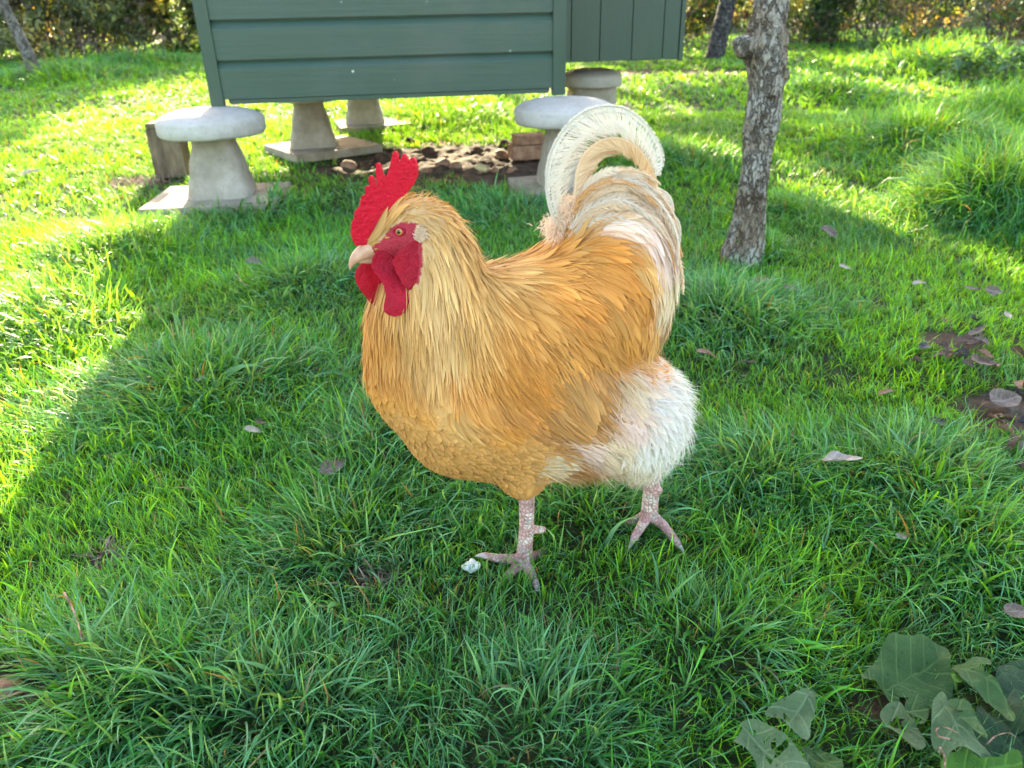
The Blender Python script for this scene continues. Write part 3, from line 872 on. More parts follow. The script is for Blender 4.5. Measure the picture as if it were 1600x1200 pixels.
# 2 breast: broad overlapping scale feathers
acc = Acc()
q = pick(8200, 'b'); px, _, c = field(q)
L = rng.uniform(.030, .048, len(q)); W = rng.uniform(.018, .027, len(q))
pa, no = grow(q, L, (.0005, .0075), 7, .20)
cc = jitcol(c, .10)
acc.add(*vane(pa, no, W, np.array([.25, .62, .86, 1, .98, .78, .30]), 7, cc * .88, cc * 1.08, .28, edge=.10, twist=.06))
q2 = pick(34000, 'b'); _, _, c2 = field(q2)
pa, no = grow(q2, rng.uniform(.012, .03, len(q2)), (.002, .0075), 4, .3)
acc.add(*vane(pa, no, rng.uniform(.0004, .0010, len(q2)), np.array([.8, 1, .8, .1]), 2, jitcol(c2 * 1.12, .12), twist=.4))
acc.build('breast_feathers', MAT_FEA)
# 3 wing coverts and flight feathers
accW = [Acc(), Acc()]
q = pick(5200, 'w'); px, _, c = field(q)
fr = np.clip((px[:, 0] - 840) / 100, 0, 1)
L = rng.uniform(.028, .042, len(q)) * (1 + .5 * fr); W = rng.uniform(.012, .018, len(q))
pa, no = grow(q, L, (.001, .008), 7, .16)
cc = jitcol(c, .16)
for a_, k_ in ((accW[0], q[:, 1] < RY), (accW[1], q[:, 1] >= RY)):
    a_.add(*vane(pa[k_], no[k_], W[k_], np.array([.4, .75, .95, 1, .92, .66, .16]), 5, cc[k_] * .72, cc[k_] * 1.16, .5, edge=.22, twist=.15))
def fan(pts0, pts1, n, L0, W0, col, K=9, lift=.008):
    for i in range(n):
        t = i / (n - 1)
        a = np.array(pts0) * (1 - t) + np.array(pts1) * t
        h0 = hit(*a)
        if h0 is None: continue
        for s in (1, -1):
            qq = h0.copy(); 
            if s < 0: qq[1] = 2 * RY - qq[1]
            pa, no = grow(qq[None], np.array([L0 * (1 - .25 * t)]), (.006, lift + .002 * (n - i) / n), K, .03, .5)
            cc = jitcol(np.array([col]), .15)
            (accW[0] if s > 0 else accW[1]).add(*vane(pa, no, np.array([W0]), np.array([.5, .8, .95, 1, 1, .97, .88, .66, .2]), 7, cc * .72, cc * 1.15, .4, edge=.22, twist=.12))
fan((885, 548), (845, 655), 14, .10, .013, (.50, .26, .075), lift=.012)
fan((900, 585), (865, 660), 9, .07, .014, (.44, .22, .06), lift=.015)
q = pick(7000, 'w')
for a_, k_ in ((accW[0], q[:, 1] < RY), (accW[1], q[:, 1] >= RY)):
    n_k = int(k_.sum()); strands(a_, q[k_], rng.uniform(.02, .05, n_k), rng.uniform(.0006, .0018, n_k), (.008, .0135), 7, .14, [.5, .9, 1, .95, .8, .5, .08], cs=.2)
accW[0].build('wing', MAT_FEA); accW[1].build('wing', MAT_FEA)
# 4 saddle and back: long narrow strands over narrow vanes
NAR = [.5, .9, 1, .95, .8, .5, .08]
acc = Acc()
q = pick(7500, 's'); strands(acc, q, rng.uniform(.04, .075, len(q)), rng.uniform(.005, .0085, len(q)), (.001, .008), 8, .12, NAR, cross=3, arch=.35, twist=.15, cs=.11)
q = pick(16000, 's'); strands(acc, q, rng.uniform(.035, .09, len(q)), rng.uniform(.0006, .0016, len(q)), (.004, .0115), 8, .16, NAR, cs=.16)
q = pick(2600, 's'); strands(acc, q, rng.uniform(.045, .07, len(q)), rng.uniform(.010, .014, len(q)), (.004, .0100), 9, .12, [.4, .8, 1, 1, .9, .6, .05], cross=5, arch=.35, twist=.12, cs=.12)
acc.build('saddle_feathers', MAT_FEA)
# 5 neck hackle
acc = Acc()
q = pick(5200, 'h'); px = proj_px(mirror(q))
hs = np.clip((px[:, 1] - 300) / 130, .14, 1); hs = hs * np.where((px[:, 0] < 640) & (px[:, 1] < 420), .5, 1)
hs = hs * np.where(px[:, 0] < 640, .75, 1)
strands(acc, q, rng.uniform(.05, .085, len(q)) * hs, rng.uniform(.0042, .0068, len(q)) * np.clip(hs + .25, .4, 1), (.0008, .0085), 9, .07, NAR, cross=3, arch=.35, twist=.15, cs=.09)
q = pick(15000, 'h'); px = proj_px(mirror(q))
hs = np.clip((px[:, 1] - 300) / 130, .12, 1); hs = hs * np.where((px[:, 0] < 640) & (px[:, 1] < 420), .4, 1)
hs = hs * np.where(px[:, 0] < 640, .8, 1)
strands(acc, q, rng.uniform(.035, .095, len(q)) * hs, rng.uniform(.0006, .0015, len(q)), (.002, .0105), 9, .09, NAR, cs=.15)
acc.build('neck_hackle', MAT_FEA)
# 6 fluffy rear
acc = Acc()
q = pick(5200, 'f'); _, _, c = field(q)
pa, no = grow(q, rng.uniform(.03, .05, len(q)), (.001, .012), 6, .3)
cc = jitcol(c, .05)
acc.add(*vane(pa, no, rng.uniform(.010, .018, len(q)), np.array([.4, .8, 1, .9, .6, .15]), 5, cc * .95, cc * 1.04, .3, twist=.2))
q = pick(30000, 'f'); strands(acc, q, rng.uniform(.02, .05, len(q)), rng.uniform(.0004, .0010, len(q)), (.005, .010 + .012 * vn(q[:, 0] + q[:, 1], q[:, 2], .022, 91)), 6, .36, NAR, cs=.08, twist=.6, dark=1.0, light=1.05)
acc.build('rump_fluff', MAT_DOWN)
# thigh tuft at the front leg is part of the breast region by colour

# ---- tail
def spline(pts, n):
    p = np.array(pts, float); p = np.vstack([2 * p[0] - p[1], p, 2 * p[-1] - p[-2]])
    m_ = len(p) - 3; out = []
    for t in np.linspace(0, m_ - 1e-6, n):
        i = int(t); f = t - i; a, b, c, d = p[i:i + 4]
        out.append(.5 * ((2 * b) + (-a + c) * f + (2 * a - 5 * b + 4 * c - d) * f * f + (-a + 3 * b - 3 * c + d) * f ** 3))
    return np.array(out)
def z2(X, Y): return (780 + X / 3.3333, 140 + Y / 3.3333)
def plume(acc, pts, v0, v1, Lin, Lout, nb, wb, col, tip=None, mem=.55, sweep=.45, shaft=.0016, curl=.25, rag=.08, side=1, yaw=0.0):
    """pts in pixels of the photograph; Lin/Lout: barb lengths (m) inside / outside of the curl, as profiles"""
    q = spline(pts, 80); n = len(q); vv = np.linspace(v0, v1, n)
    S = np.array([P(a, b, c) for (a, b), c in zip(q, vv)])
    Tn = np.gradient(S, axis=0); Tn /= np.linalg.norm(Tn, axis=1, keepdims=True)
    lat = np.array([yaw, -1.0, .15]); lat /= np.linalg.norm(lat)
    Ni = np.cross(Tn, lat); Ni /= np.linalg.norm(Ni, axis=1, keepdims=True)
    Ni = Ni * side                                      # towards the inside of the curl
    tip = np.array(tip if tip is not None else col); col = np.array(col)
    # shaft
    t = np.linspace(0, 1, n)
    rad_ = shaft * (1 - .8 * t)
    ring = []
    for a in np.arange(6) * 1.0472: ring.append(S + (Ni * math.cos(a) + lat[None] * math.sin(a)) * rad_[:, None])
    V = np.stack(ring, 1).reshape(-1, 3); F = []
    for i in range(n - 1):
        for j in range(6): F.append((i * 6 + j, i * 6 + (j + 1) % 6, (i + 1) * 6 + (j + 1) % 6, (i + 1) * 6 + j))
    acc.add(V, np.array(F), np.tile(np.clip(np.array(col) * 1.0, 0, .86), (len(V), 1)))
    for sgn, Lp in ((1, Lin), (-1, Lout)):
        if Lp is None: continue
        lp = np.interp(t, np.linspace(0, 1, len(Lp)), Lp)
        # membrane
        if mem > 0:
            us = np.linspace(0, 1, 5); rows = []
            for u in us:
                w_ = lp * mem * u * (1 + .10 * np.sin(t * 60 + u * 3) * u)
                rows.append(S + (Ni * sgn * math.cos(sweep) + Tn * math.sin(sweep)) * w_[:, None] - lat[None] * (.004 * u * u))
            V = np.stack(rows, 1).reshape(-1, 3); b_ = (np.arange(n - 1) * 5)[:, None] + np.arange(4)[None]
            F = np.stack([b_, b_ + 1, b_ + 6, b_ + 5], -1).reshape(-1, 4)
            cc = col[None] * (1 - t[:, None]) + tip[None] * t[:, None]
            acc.add(V, F, np.repeat(np.clip(cc * rng.normal(.97, .07, (n, 1)), 0, .88), 5, 0))
        # barbs
        tb = np.sort(rng.random(nb)); K = 5
        Sb = np.stack([np.interp(tb, t, S[:, i]) for i in range(3)], 1)
        Tb = np.stack([np.interp(tb, t, Tn[:, i]) for i in range(3)], 1); Nb = np.stack([np.interp(tb, t, Ni[:, i]) for i in range(3)], 1) * sgn
        lb = np.interp(tb, t, lp) * rng.normal(1, rag, nb)
        # clumping of neighbouring barbs
        ph = np.cumsum(rng.normal(0, .5, nb)); ca2 = .22 * np.sin(ph * .6)
        K_ = np.linspace(0, 1, K)[None, :, None]
        ang = sweep + ca2[:, None, None] * K_ + curl * K_ + rng.normal(0, .05, nb)[:, None, None]
        dirs = Nb[:, None] * np.cos(ang) + Tb[:, None] * np.sin(ang)
        step = dirs * (lb / (K - 1))[:, None, None]
        path = Sb[:, None] + np.concatenate([np.zeros((nb, 1, 3)), np.cumsum(step[:, 1:], 1)], 1)
        path = path - lat * (.006 * K_ ** 2) * sgn * .0 + lat * rng.normal(0, .0016, nb)[:, None, None] * K_
        nor = np.broadcast_to(lat, path.shape).copy()
        cb = col[None] * (1 - tb[:, None]) + tip[None] * tb[:, None]
        acc.add(*vane(path, nor, np.full(nb, wb) * rng.uniform(.6, 1.3, nb), np.array([1, 1, .9, .7, .15]), 2, jitcol(cb, .06), jitcol(cb, .06), twist=.5))
TC = (.68, .66, .56); TO = (.82, .53, .22); TW = (.84, .73, .58)
tail = empty('tail', (0, 0, 0)); tail.parent = rooster
# main sickle
A_ = [z2(*p) for p in [(340, 760), (270, 640), (245, 500), (262, 350), (330, 215), (430, 122), (540, 86), (650, 97), (745, 160), (822, 262), (852, 370), (828, 448)]]
acc = Acc(); plume(acc, A_, .012, .020, [.010, .024, .032, .036, .038, .040, .040, .034, .026, .020, .014, .004], [.001, .002, .003, .003, .003, .003, .003, .003, .003, .003, .003, .001], 560, .0006, TC, (.80, .78, .68), mem=.15, sweep=.25, curl=.5)
acc.build('sickle_feather', MAT_DOWN, tail)
A2 = [z2(*p) for p in [(350, 760), (300, 640), (272, 500), (292, 360), (360, 235), (450, 150), (550, 118), (640, 125), (720, 180), (785, 270), (815, 370), (815, 500)]]
acc = Acc(); plume(acc, A2, -.006, -.010, [.008, .020, .028, .032, .036, .038, .036, .030, .024, .016, .010, .003], [.001] * 8, 360, .0006, TC, (.80, .76, .64), mem=.10, sweep=.30, curl=.5)
acc.build('sickle_feather', MAT_DOWN, tail)
A3 = [z2(*p) for p in [(360, 760), (330, 640), (300, 520), (330, 380), (400, 270), (490, 195), (590, 160), (680, 190), (760, 270), (812, 380), (845, 440)]]
acc = Acc() ; plume(acc, A3, -.022, -.030, [.008, .02, .026, .030, .030, .028, .024, .018, .010, .003], [.001] * 6, 300, .0006, TC, (.80, .76, .64), mem=.2, sweep=.30, curl=.5)
acc.build('sickle_feather', MAT_DOWN, tail)
# inner buff curl
for k, (dx, dy, vv, cl) in enumerate([(0, 0, .024, TO), (10, 14, .012, (.80, .62, .38))]):
    B_ = [z2(p[0] + dx, p[1] + dy) for p in [(400, 700), (395, 560), (405, 440), (440, 345), (505, 282), (585, 254), (665, 270), (738, 325), (788, 405), (812, 480), (806, 545)]]
    acc = Acc(); plume(acc, B_, vv * .8, vv, [.016, .024, .028, .028, .026, .024, .020, .014, .010, .003], [.001, .003, .003, .003, .002, .001], 640, .0007, (.82, .64, .42), cl, mem=.5, sweep=.5, curl=.45)
    acc.build('curled_feather', MAT_FEA, tail)
# coverts arching over the rump and hanging down at the back
cov0 = [(400, 620), (450, 520), (540, 455), (640, 440), (750, 468), (830, 530), (890, 620), (925, 730), (920, 850)]
cov1 = [(380, 760), (470, 690), (570, 650), (680, 650), (780, 720), (850, 820), (890, 930), (905, 1040), (900, 1140)]
acc = Acc(); accO = Acc(); accC = Acc()
for i in range(120):
    t = rng.random() ** .9; j = np.array([rng.normal(0, 13), rng.normal(4, 11)]); rj = rng.normal(-.02, .08)
    e = 1 - .62 * rng.random()
    pts = [np.array(a) * (1 - t) + np.array(b) * t + j for a, b in zip(cov0, cov1)]
    pts = pts[:max(4, int(len(pts) * e + .5))]; p0_ = pts[0]; pts = [p0_ + np.array([(p - p0_)[0] * math.cos(rj) - (p - p0_)[1] * math.sin(rj), (p - p0_)[0] * math.sin(rj) + (p - p0_)[1] * math.cos(rj)]) for p in pts]
    pts = [z2(*p) for p in pts]
    s = rng.choice([1, 1, -1]); vv = .052 * (1 - .35 * (1 - t)) * rng.uniform(.3, 1)
    colr = np.array(TW) if rng.random() < .42 else np.array((.82, .63, .42)) if rng.random() < .65 else np.array((.74, .42, .17)); colr = colr * rng.uniform(.9, 1.03)
    ln = rng.uniform(.010, .017)
    plume(accO if colr[2] < .3 else acc, pts, s * vv * .6, s * vv * 1.1, [ln * .5, ln, ln, ln, ln * .8, ln * .3], [ln * .4, ln * .8, ln * .8, ln * .7, ln * .2], 110, .0007, colr, np.clip(colr * 1.04, 0, .86), mem=.35, sweep=.95, shaft=.0009, curl=.3, yaw=-.3 * s)
acc.build('pale_coverts', MAT_DOWN, tail); accO.build('buff_coverts', MAT_FEA, tail)
# small loops at the back of the tail
for pts, ln in [([(760, 520), (830, 515), (885, 550), (908, 610), (905, 680), (885, 740)], .012), ([(800, 640), (870, 640), (925, 670), (945, 730), (940, 800), (915, 840)], .012),
                ([(840, 560), (870, 590), (890, 640), (900, 700), (895, 780)], .010), ([(840, 700), (900, 720), (930, 790), (932, 880), (915, 960)], .010)]:
    plume(accC, [z2(*p) for p in pts], .01, .03, [ln, ln, ln, ln * .5], [ln * .15, ln * .1], 120, .0007, TW, TC, mem=.25, sweep=.4, shaft=.0010, curl=.5)
accC.build('side_curls', MAT_DOWN, tail)
# downy tuft in front of the tail base
acc = Acc()
for (px0, py0, n0) in [(862, 352, 200), (872, 362, 220), (895, 335, 200), (890, 320, 200), (920, 315, 160)]:
    for s in (1, -1):
        b = np.array([P(px0, py0, .012 * s)]) + rng.normal(0, .006, (n0, 3))
        d = np.stack([rng.normal(-.25, .5, n0), rng.normal(-.5 * s, .6, n0), rng.normal(.4, .6, n0)], 1); d /= np.linalg.norm(d, axis=1, keepdims=True)
        K_ = np.linspace(0, 1, 4)[None, :, None]; l_ = rng.uniform(.006, .015, n0)[:, None, None]
        path = b[:, None] + d[:, None] * K_ * l_ + np.array([0, 0, -.006]) * K_ ** 2
        acc.add(*vane(path, np.broadcast_to(np.array([0, -1., .2]), path.shape).copy(), rng.uniform(.0005, .0012, n0), np.array([.8, 1, .8, .2]), 2, jitcol(np.tile(np.array([.80, .62, .44]), (n0, 1)), .10), twist=.6))
acc.build('down_tuft', MAT_DOWN, tail)

# ---- head furniture
def surfv(px, py):
    h_ = hit(px, py); return float(RY - h_[1]) if h_ is not None else 0.0
for q_ in [(612, 395), (608, 440), (618, 460), (645, 400), (645, 430), (575, 430)]: print('surfv', q_, surfv(*q_), float(vhead(q_[0])))
def hz(X, Y): return (520 + X / 4, 220 + Y / 4)
HL = np.array([.34, -1.0, 0.0]); HL /= np.linalg.norm(HL)      # sideways out of the head, towards the camera
HL = np.array([-.30, -1.0, .05]); HL /= np.linalg.norm(HL)
def slab_mesh(name, outline, voff, thick, mat, voxel=.0008, sm=3, bulge=None, noise=.0005, parent=None, nsc=.0022):
    bm = bmesh.new(); pts = [hz(*p) for p in outline]
    # rounded resample
    vs = [bm.verts.new(P(a, b, vhead(a) + voff) - HL * thick / 2 - RO) for a, b in pts]
    f = bm.faces.new(vs)
    r = bmesh.ops.extrude_face_region(bm, geom=[f])
    bmesh.ops.translate(bm, verts=[g for g in r['geom'] if isinstance(g, bmesh.types.BMVert)], vec=HL * thick)
    bmesh.ops.triangulate(bm, faces=bm.faces[:]); bmesh.ops.recalc_face_normals(bm, faces=bm.faces[:])
    o = bm_obj(name, bm, mat, parent or rooster)
    remesh(o, voxel, sm, .6)
    V = get_co(o.data).astype(float); N = get_no(o.data).astype(float)
    W = V + RO
    if bulge is not None:
        pq = proj_px(W); bb = np.mean([bulge(pq + np.array([0, dy_])) for dy_ in (-16, -8, 0, 8, 16)], 0); W = W + bb[:, None] * DCAM[None]
        W = W + HL[None] * ((fbm(W[:, 0], W[:, 2] * .6, .016, 3, 2) - .5) * .006)[:, None]
    side = np.abs(N @ HL)
    W = W + N * ((vn(W[:, 0], W[:, 2], nsc, 5) - .5) * noise * 2 * side)[:, None]
    set_co(o.data, W - RO)
    return o
DCAM = -ray(612, 420) / ray(612, 420)[1]
m = NT('comb_red'); v = m.obj()
n1 = m.voro(620, 'SMOOTH_F1', v); c = m.ramp(m.noise(60, 4, .6, v), [(.3, (.46, .002, .016)), (.7, (.64, .006, .030))])
c = m.mix(m.math('MULTIPLY', m.ramp(n1, [(.2, 0), (.75, 1)]), .22), c, (.72, .05, .09))
MAT_COMB = m.pbr(c, .55, .22, m.bump(m.math('ADD', n1, m.noise(900, 2, .5, v)), .7, .0012), .18, (.9, .02, .04), sss=.12)
comb = slab_mesh('comb', [(150, 655), (128, 620), (117, 570), (122, 510), (138, 480), (141, 440), (154, 425), (170, 407), (178, 370), (186, 340), (200, 335), (208, 345), (207, 300), (214, 278), (226, 283), (238, 322), (246, 316),
    (230, 262), (228, 228), (240, 214), (252, 224), (270, 275), (282, 282), (274, 190), (274, 145), (286, 133), (298, 148), (315, 205), (330, 243), (350, 195), (370, 120), (380, 72), (392, 60), (404, 72), (412, 120), (418, 158), (428, 110),
    (440, 82), (452, 78), (466, 100), (474, 128), (490, 106), (506, 99), (520, 116), (532, 165), (530, 215), (508, 265), (470, 315), (440, 350), (425, 395), (380, 450), (340, 500), (310, 560), (270, 610), (215, 650)], 0.0, .0070, MAT_COMB, bulge=None, noise=.0009, nsc=.0024)
m = NT('wattle_red'); v = m.obj()
c = m.ramp(m.noise(45, 4, .6, v), [(.3, (.30, .003, .016)), (.7, (.50, .006, .026))])
n1 = m.voro(700, 'SMOOTH_F1', v)
c = m.mix(m.math('MULTIPLY', m.ramp(n1, [(.2, 0), (.75, 1)]), .18), c, (.62, .06, .10))
MAT_WAT = m.pbr(c, .5, .25, m.bump(m.math('ADD', n1, m.math('MULTIPLY', m.noise(150, 3, .6, v), 2.0)), .8, .0016), .22, (.9, .01, .02), sss=.12)
bl = lambda cx, cy, r, a: (lambda q: a * np.exp(-(((q[:, 0] - cx) ** 2 + (q[:, 1] - cy) ** 2) / r ** 2)))
slab_mesh('wattle', [(255, 725), (200, 750), (155, 790), (140, 830), (150, 885), (180, 940), (215, 990), (250, 1020), (268, 1030), (300, 1005), (330, 960), (330, 900), (315, 850), (300, 780), (290, 735)], -.004, .0055, MAT_WAT, bulge=bl(573, 440, 16, .003), noise=.0002)
slab_mesh('wattle', [(275, 690), (252, 730), (246, 775), (265, 820), (300, 860), (325, 900), (335, 960), (325, 1010), (322, 1030), (332, 1058), (356, 1076), (392, 1084), (428, 1076), (456, 1052), (474, 1005), (480, 950), (470, 890), (440, 815), (400, 760), (380, 720), (340, 690)], .014, .0060, MAT_WAT, bulge=lambda q: np.interp(q[:, 1], [392, 415, 440, 480], [surfv(612, 395) - .014 - vhead(612) - .002, surfv(612, 415) - .014 - vhead(612) + .010, surfv(614, 440) - .014 - vhead(614) + .017, surfv(616, 475) - .014 - vhead(616) + .021]), noise=.0003)
slab_mesh('ear_lobe', [(480, 640), (520, 630), (548, 622), (558, 680), (556, 760), (543, 825), (515, 885), (480, 930), (440, 900), (400, 820), (380, 745), (420, 690)], .0085, .0060, MAT_WAT, bulge=lambda q: np.interp(q[:, 1], [378, 410, 450], [surfv(648, 385) - .0085 - vhead(648) - .0005, surfv(648, 410) - .0085 - vhead(648) + .001, surfv(645, 440) - .0085 - vhead(645) + .003]), noise=.0004)
# beak
m = NT('beak_horn'); v = m.obj()
MAT_BEAK = m.pbr(m.ramp(m.noise(70, 4, .6, v), [(.3, (.42, .22, .12)), (.7, (.58, .35, .21))]), .38, .45, m.bump(m.noise(200, 3, .5, v), .2, .0008), sss=.1)
def loft(name, secs, mat, parent, lat=.7, N=20):
    S = np.array([P(a, b, vhead(a) + dv) for a, b, r, dv in secs]); Rd = np.array([r / FPX for a, b, r, dv in secs])
    S = np.array(S); n = len(S); t = np.linspace(0, 1, 24); ts = np.linspace(0, 1, n)
    S2 = np.stack([np.interp(t, ts, S[:, i]) for i in range(3)], 1); R2 = np.interp(t, ts, Rd)
    for _ in range(2):
        S2[1:-1] = (S2[:-2] + 2 * S2[1:-1] + S2[2:]) / 4
    Tn = np.gradient(S2, axis=0); Tn /= np.linalg.norm(Tn, axis=1, keepdims=True)
    B = np.cross(Tn, HL); B /= np.linalg.norm(B, axis=1, keepdims=True)
    a = np.arange(N) / N * 2 * np.pi
    V = S2[:, None] + (B[:, None] * np.cos(a)[None, :, None] + HL[None, None] * lat * np.sin(a)[None, :, None]) * R2[:, None, None]
    V = V.reshape(-1, 3); F = [(i * N + j, i * N + (j + 1) % N, (i + 1) * N + (j + 1) % N, (i + 1) * N + j) for i in range(23) for j in range(N)]
    return rmesh(name, V, np.array(F), mat, parent)
beak = loft('beak', [(596, 390, 13, 0), (584, 391, 13.5, 0), (573, 392, 12.5, 0), (563, 396, 10.5, 0), (555, 403, 8, 0), (549.5, 411, 5, 0), (547, 417, 2.6, 0), (547, 421.5, .5, 0)], MAT_BEAK, rooster)
loft('lower_beak', [(597, 402, 9, 0), (584, 404, 8, 0), (573, 406, 6, 0), (563, 408, 3.6, 0), (558, 409, .8, 0)], MAT_BEAK, rooster)
# eye
ep = hit(624, 362); en = grad(ep[None])[0]; en = en * .45 + HL * .55; en /= np.linalg.norm(en)
print('eye', ep, en)
def ball(name, c, r, mat, parent, sc=(1, 1, 1), q=None):
    bm = bmesh.new(); bmesh.ops.create_uvsphere(bm, u_segments=32, v_segments=20, radius=r)
    o = bm_obj(name, bm, mat, parent, True); o.location = tuple(np.array(c) - RO) if parent is rooster else tuple(c)
    if q is not None: o.rotation_mode = 'QUATERNION'; o.rotation_quaternion = q
    o.scale = sc; return o
m = NT('eye'); v = m.obj()
sx = m.n('ShaderNodeSeparateXYZ', Vector=v)
c = m.ramp(m.math('MULTIPLY', sx.outputs[2], 150.0), [(.0, (.05, .02, .01)), (.55, (.16, .07, .02)), (.68, (.45, .22, .06)), (.845, (.40, .20, .06)), (.86, (.004, .004, .004))])
me_ = m.pbr(c, .06, .6)
qe = Vector(en).to_track_quat('Z', 'Y')
ER = .0062
eye = ball('eye', ep - en * ER * .42, ER, me_, rooster, q=qe)
# eyelid ring
bm = bmesh.new(); N = 36
for i in range(N):
    a = 2 * math.pi * i / N
    for j in range(8):
        b = 2 * math.pi * j / 8; rr = .0061 + .0019 * math.cos(b)
        bm.verts.new((rr * math.cos(a), rr * math.sin(a) * .74, .0016 * math.sin(b)))
bm.verts.ensure_lookup_table()
for i in range(N):
    for j in range(8): bm.faces.new([bm.verts[i * 8 + j], bm.verts[((i + 1) % N) * 8 + j], bm.verts[((i + 1) % N) * 8 + (j + 1) % 8], bm.verts[i * 8 + (j + 1) % 8]])
lid = bm_obj('eyelid', bm, MAT_WAT, eye, True); lid.location = (0, 0, ER * .52)
# pale ear tuft
acc = Acc(); n0 = 420
b = np.array([hit(x_, y_) for x_, y_ in zip(rng.normal(655, 3.2, n0), rng.normal(364, 4.2, n0))])
path = np.empty((n0, 4, 3)); gg = grad(b); dd = R_[None] * 1.0 - U_[None] * rng.normal(.35, .25, n0)[:, None]; dd = dd - (dd * gg).sum(1, keepdims=True) * gg
for k_ in range(4): path[:, k_] = b + gg * (.0035 + .0010 * k_) + dd * (k_ / 3 * rng.uniform(.004, .008, n0))[:, None]
acc.add(*vane(path, np.repeat(gg[:, None], 4, 1), rng.uniform(.0009, .0020, n0), np.array([.8, 1, .9, .3]), 2, jitcol(np.tile(np.array([.76, .58, .38]), (n0, 1)), .08), twist=.3))
acc.build('ear_tuft', MAT_DOWN)
# claws
m = NT('claw_horn'); MAT_CLAW = m.pbr(m.ramp(m.noise(90, 3, .5, m.obj()), [(.3, (.30, .24, .24)), (.7, (.50, .42, .40))]), .4, .4)
def claw(a, b, r):
    a, b = np.array(a), np.array(b); d = b - a; d /= np.linalg.norm(d); N = 10
    s = np.cross(d, [0, 0, 1.]); s /= np.linalg.norm(s); u_ = np.cross(s, d); V = []
    for k in range(6):
        t = k / 5; c_ = a + d * .017 * t + np.array([0, 0, -.006]) * t * t; rr = r * (1 - t) ** .8 + .0003
        for j in range(N): an = 2 * math.pi * j / N; V.append(c_ + (s * math.cos(an) + u_ * math.sin(an)) * rr)
    F = [(i * N + j, i * N + (j + 1) % N, (i + 1) * N + (j + 1) % N, (i + 1) * N + j) for i in range(5) for j in range(N)]
    rmesh('claw', np.array(V), np.array(F), MAT_CLAW)
claw(t1[2], t1[2] * 2 - t1[1], .0045)
claw(on_g(786, 908, .004), on_g(778, 916, .002), .0050)
claw(on_g(836, 912, .004), on_g(840, 922, .002), .0052)
claw(PY(1060, 851, RY - .008), PY(1066, 858, RY - .014), .0046)
claw(PY(990, 842, RY - .005), PY(985, 850, RY - .012), .0050)
# ------------------------------------------------------------------ trees, hedge, background
def bark_mat(name, base, crack, lich, s=1.0, crackscale=26):
    m = NT(name); v = m.obj((1, 1, .42)); v1 = m.obj()
    nz = m.noise(14 * s, 4, .6, v1)
    vv = m.n('ShaderNodeVectorMath', _operation='ADD')
    m.set(vv.inputs[0], v)
    sc = m.n('ShaderNodeVectorMath', _operation='SCALE', Scale=.05)
    nc = m.n('ShaderNodeTexNoise', Scale=11 * s, Detail=4); m.set(nc.inputs['Vector'], v1); m.set(sc.inputs[0], nc.outputs['Color'])
    m.set(vv.inputs[1], sc.outputs[0])
    r1 = m.math('ABSOLUTE', m.math('SUBTRACT', m.noise(crackscale * .45 * s, 4, .55, vv.outputs[0]), .5))
    r2 = m.math('ABSOLUTE', m.math('SUBTRACT', m.noise(crackscale * .8 * s, 3, .6, v, dist=.6), .48))
    cr = m.math('MULTIPLY', m.ramp(r1, [(.0, 0), (.012, .15), (.05, 1)]), m.ramp(r2, [(.0, .1), (.03, 1)]))
    plate = m.voro(crackscale * s, 'F1', vv.outputs[0], out='Color')
    c = m.mix(nz, base[0], base[1])
    c = m.mix(.0, c, m.mix(1.0, c, plate, 'MULTIPLY'))
    c = m.mix(m.ramp(m.noise(7 * s, 5, .65, v1), [(.46, 0), (.56, .85)]), c, lich)
    c = m.mix(m.ramp(m.noise(60 * s, 4, .7, v1), [(.50, 0), (.66, .5)]), c, (.34, .34, .30))
    c = m.mix(m.ramp(m.noise(10 * s, 3, .6, v1, dist=.5), [(.66, 0), (.72, .7)]), c, (.36, .30, .06))
    crm = m.math('MULTIPLY', m.math('SUBTRACT', 1.0, cr), m.ramp(m.noise(9 * s, 4, .7, v1), [(.36, .4), (.5, .85)])); c = m.mix(crm, c, crack)
    h = m.math('ADD', m.math('MULTIPLY', crm, -1.2), m.math('MULTIPLY', m.noise(110 * s, 4, .7, v1), .5))
    return m.pbr(c, .9, .2, m.bump(h, .9, .010 / s))
MAT_BARK = bark_mat('grey_bark', ((.15, .115, .075), (.26, .215, .15)), (.036, .026, .016), (.35, .34, .285), 1.0, 62)
MAT_BARKF = bark_mat('far_bark', ((.10, .085, .07), (.20, .18, .155)), (.03, .022, .018), (.20, .20, .17), 1.0, 40)
MAT_BARKD = bark_mat('dark_bark', ((.028, .026, .028), (.06, .055, .055)), (.01, .008, .008), (.08, .08, .08), 1.0, 40)
def tube(path, rads, N=24, disp=None):
    S = np.array(path, float); n = len(S)
    Tn = np.gradient(S, axis=0); Tn /= np.linalg.norm(Tn, axis=1, keepdims=True)
    ref = np.array([0, 1, 0.0]) if abs(Tn[0][1]) < .8 else np.array([1, 0, 0.0])
    A = np.cross(Tn, ref); A /= np.linalg.norm(A, axis=1, keepdims=True); B = np.cross(Tn, A)
    a = np.arange(N) / N * 2 * np.pi
    D = A[:, None] * np.cos(a)[None, :, None] + B[:, None] * np.sin(a)[None, :, None]
    r = np.asarray(rads)[:, None] * np.ones((1, N))
    if disp is not None: r = r + disp(a[None] + 0 * r, np.linspace(0, 1, n)[:, None] + 0 * r, r)
    V = (S[:, None] + D * r[..., None]).reshape(-1, 3)
    i = np.arange(n - 1)[:, None] * N; j = np.arange(N)[None]
    F = np.stack([i + j, i + (j + 1) % N, i + N + (j + 1) % N, i + N + j], -1).reshape(-1, 4)
    return V, F
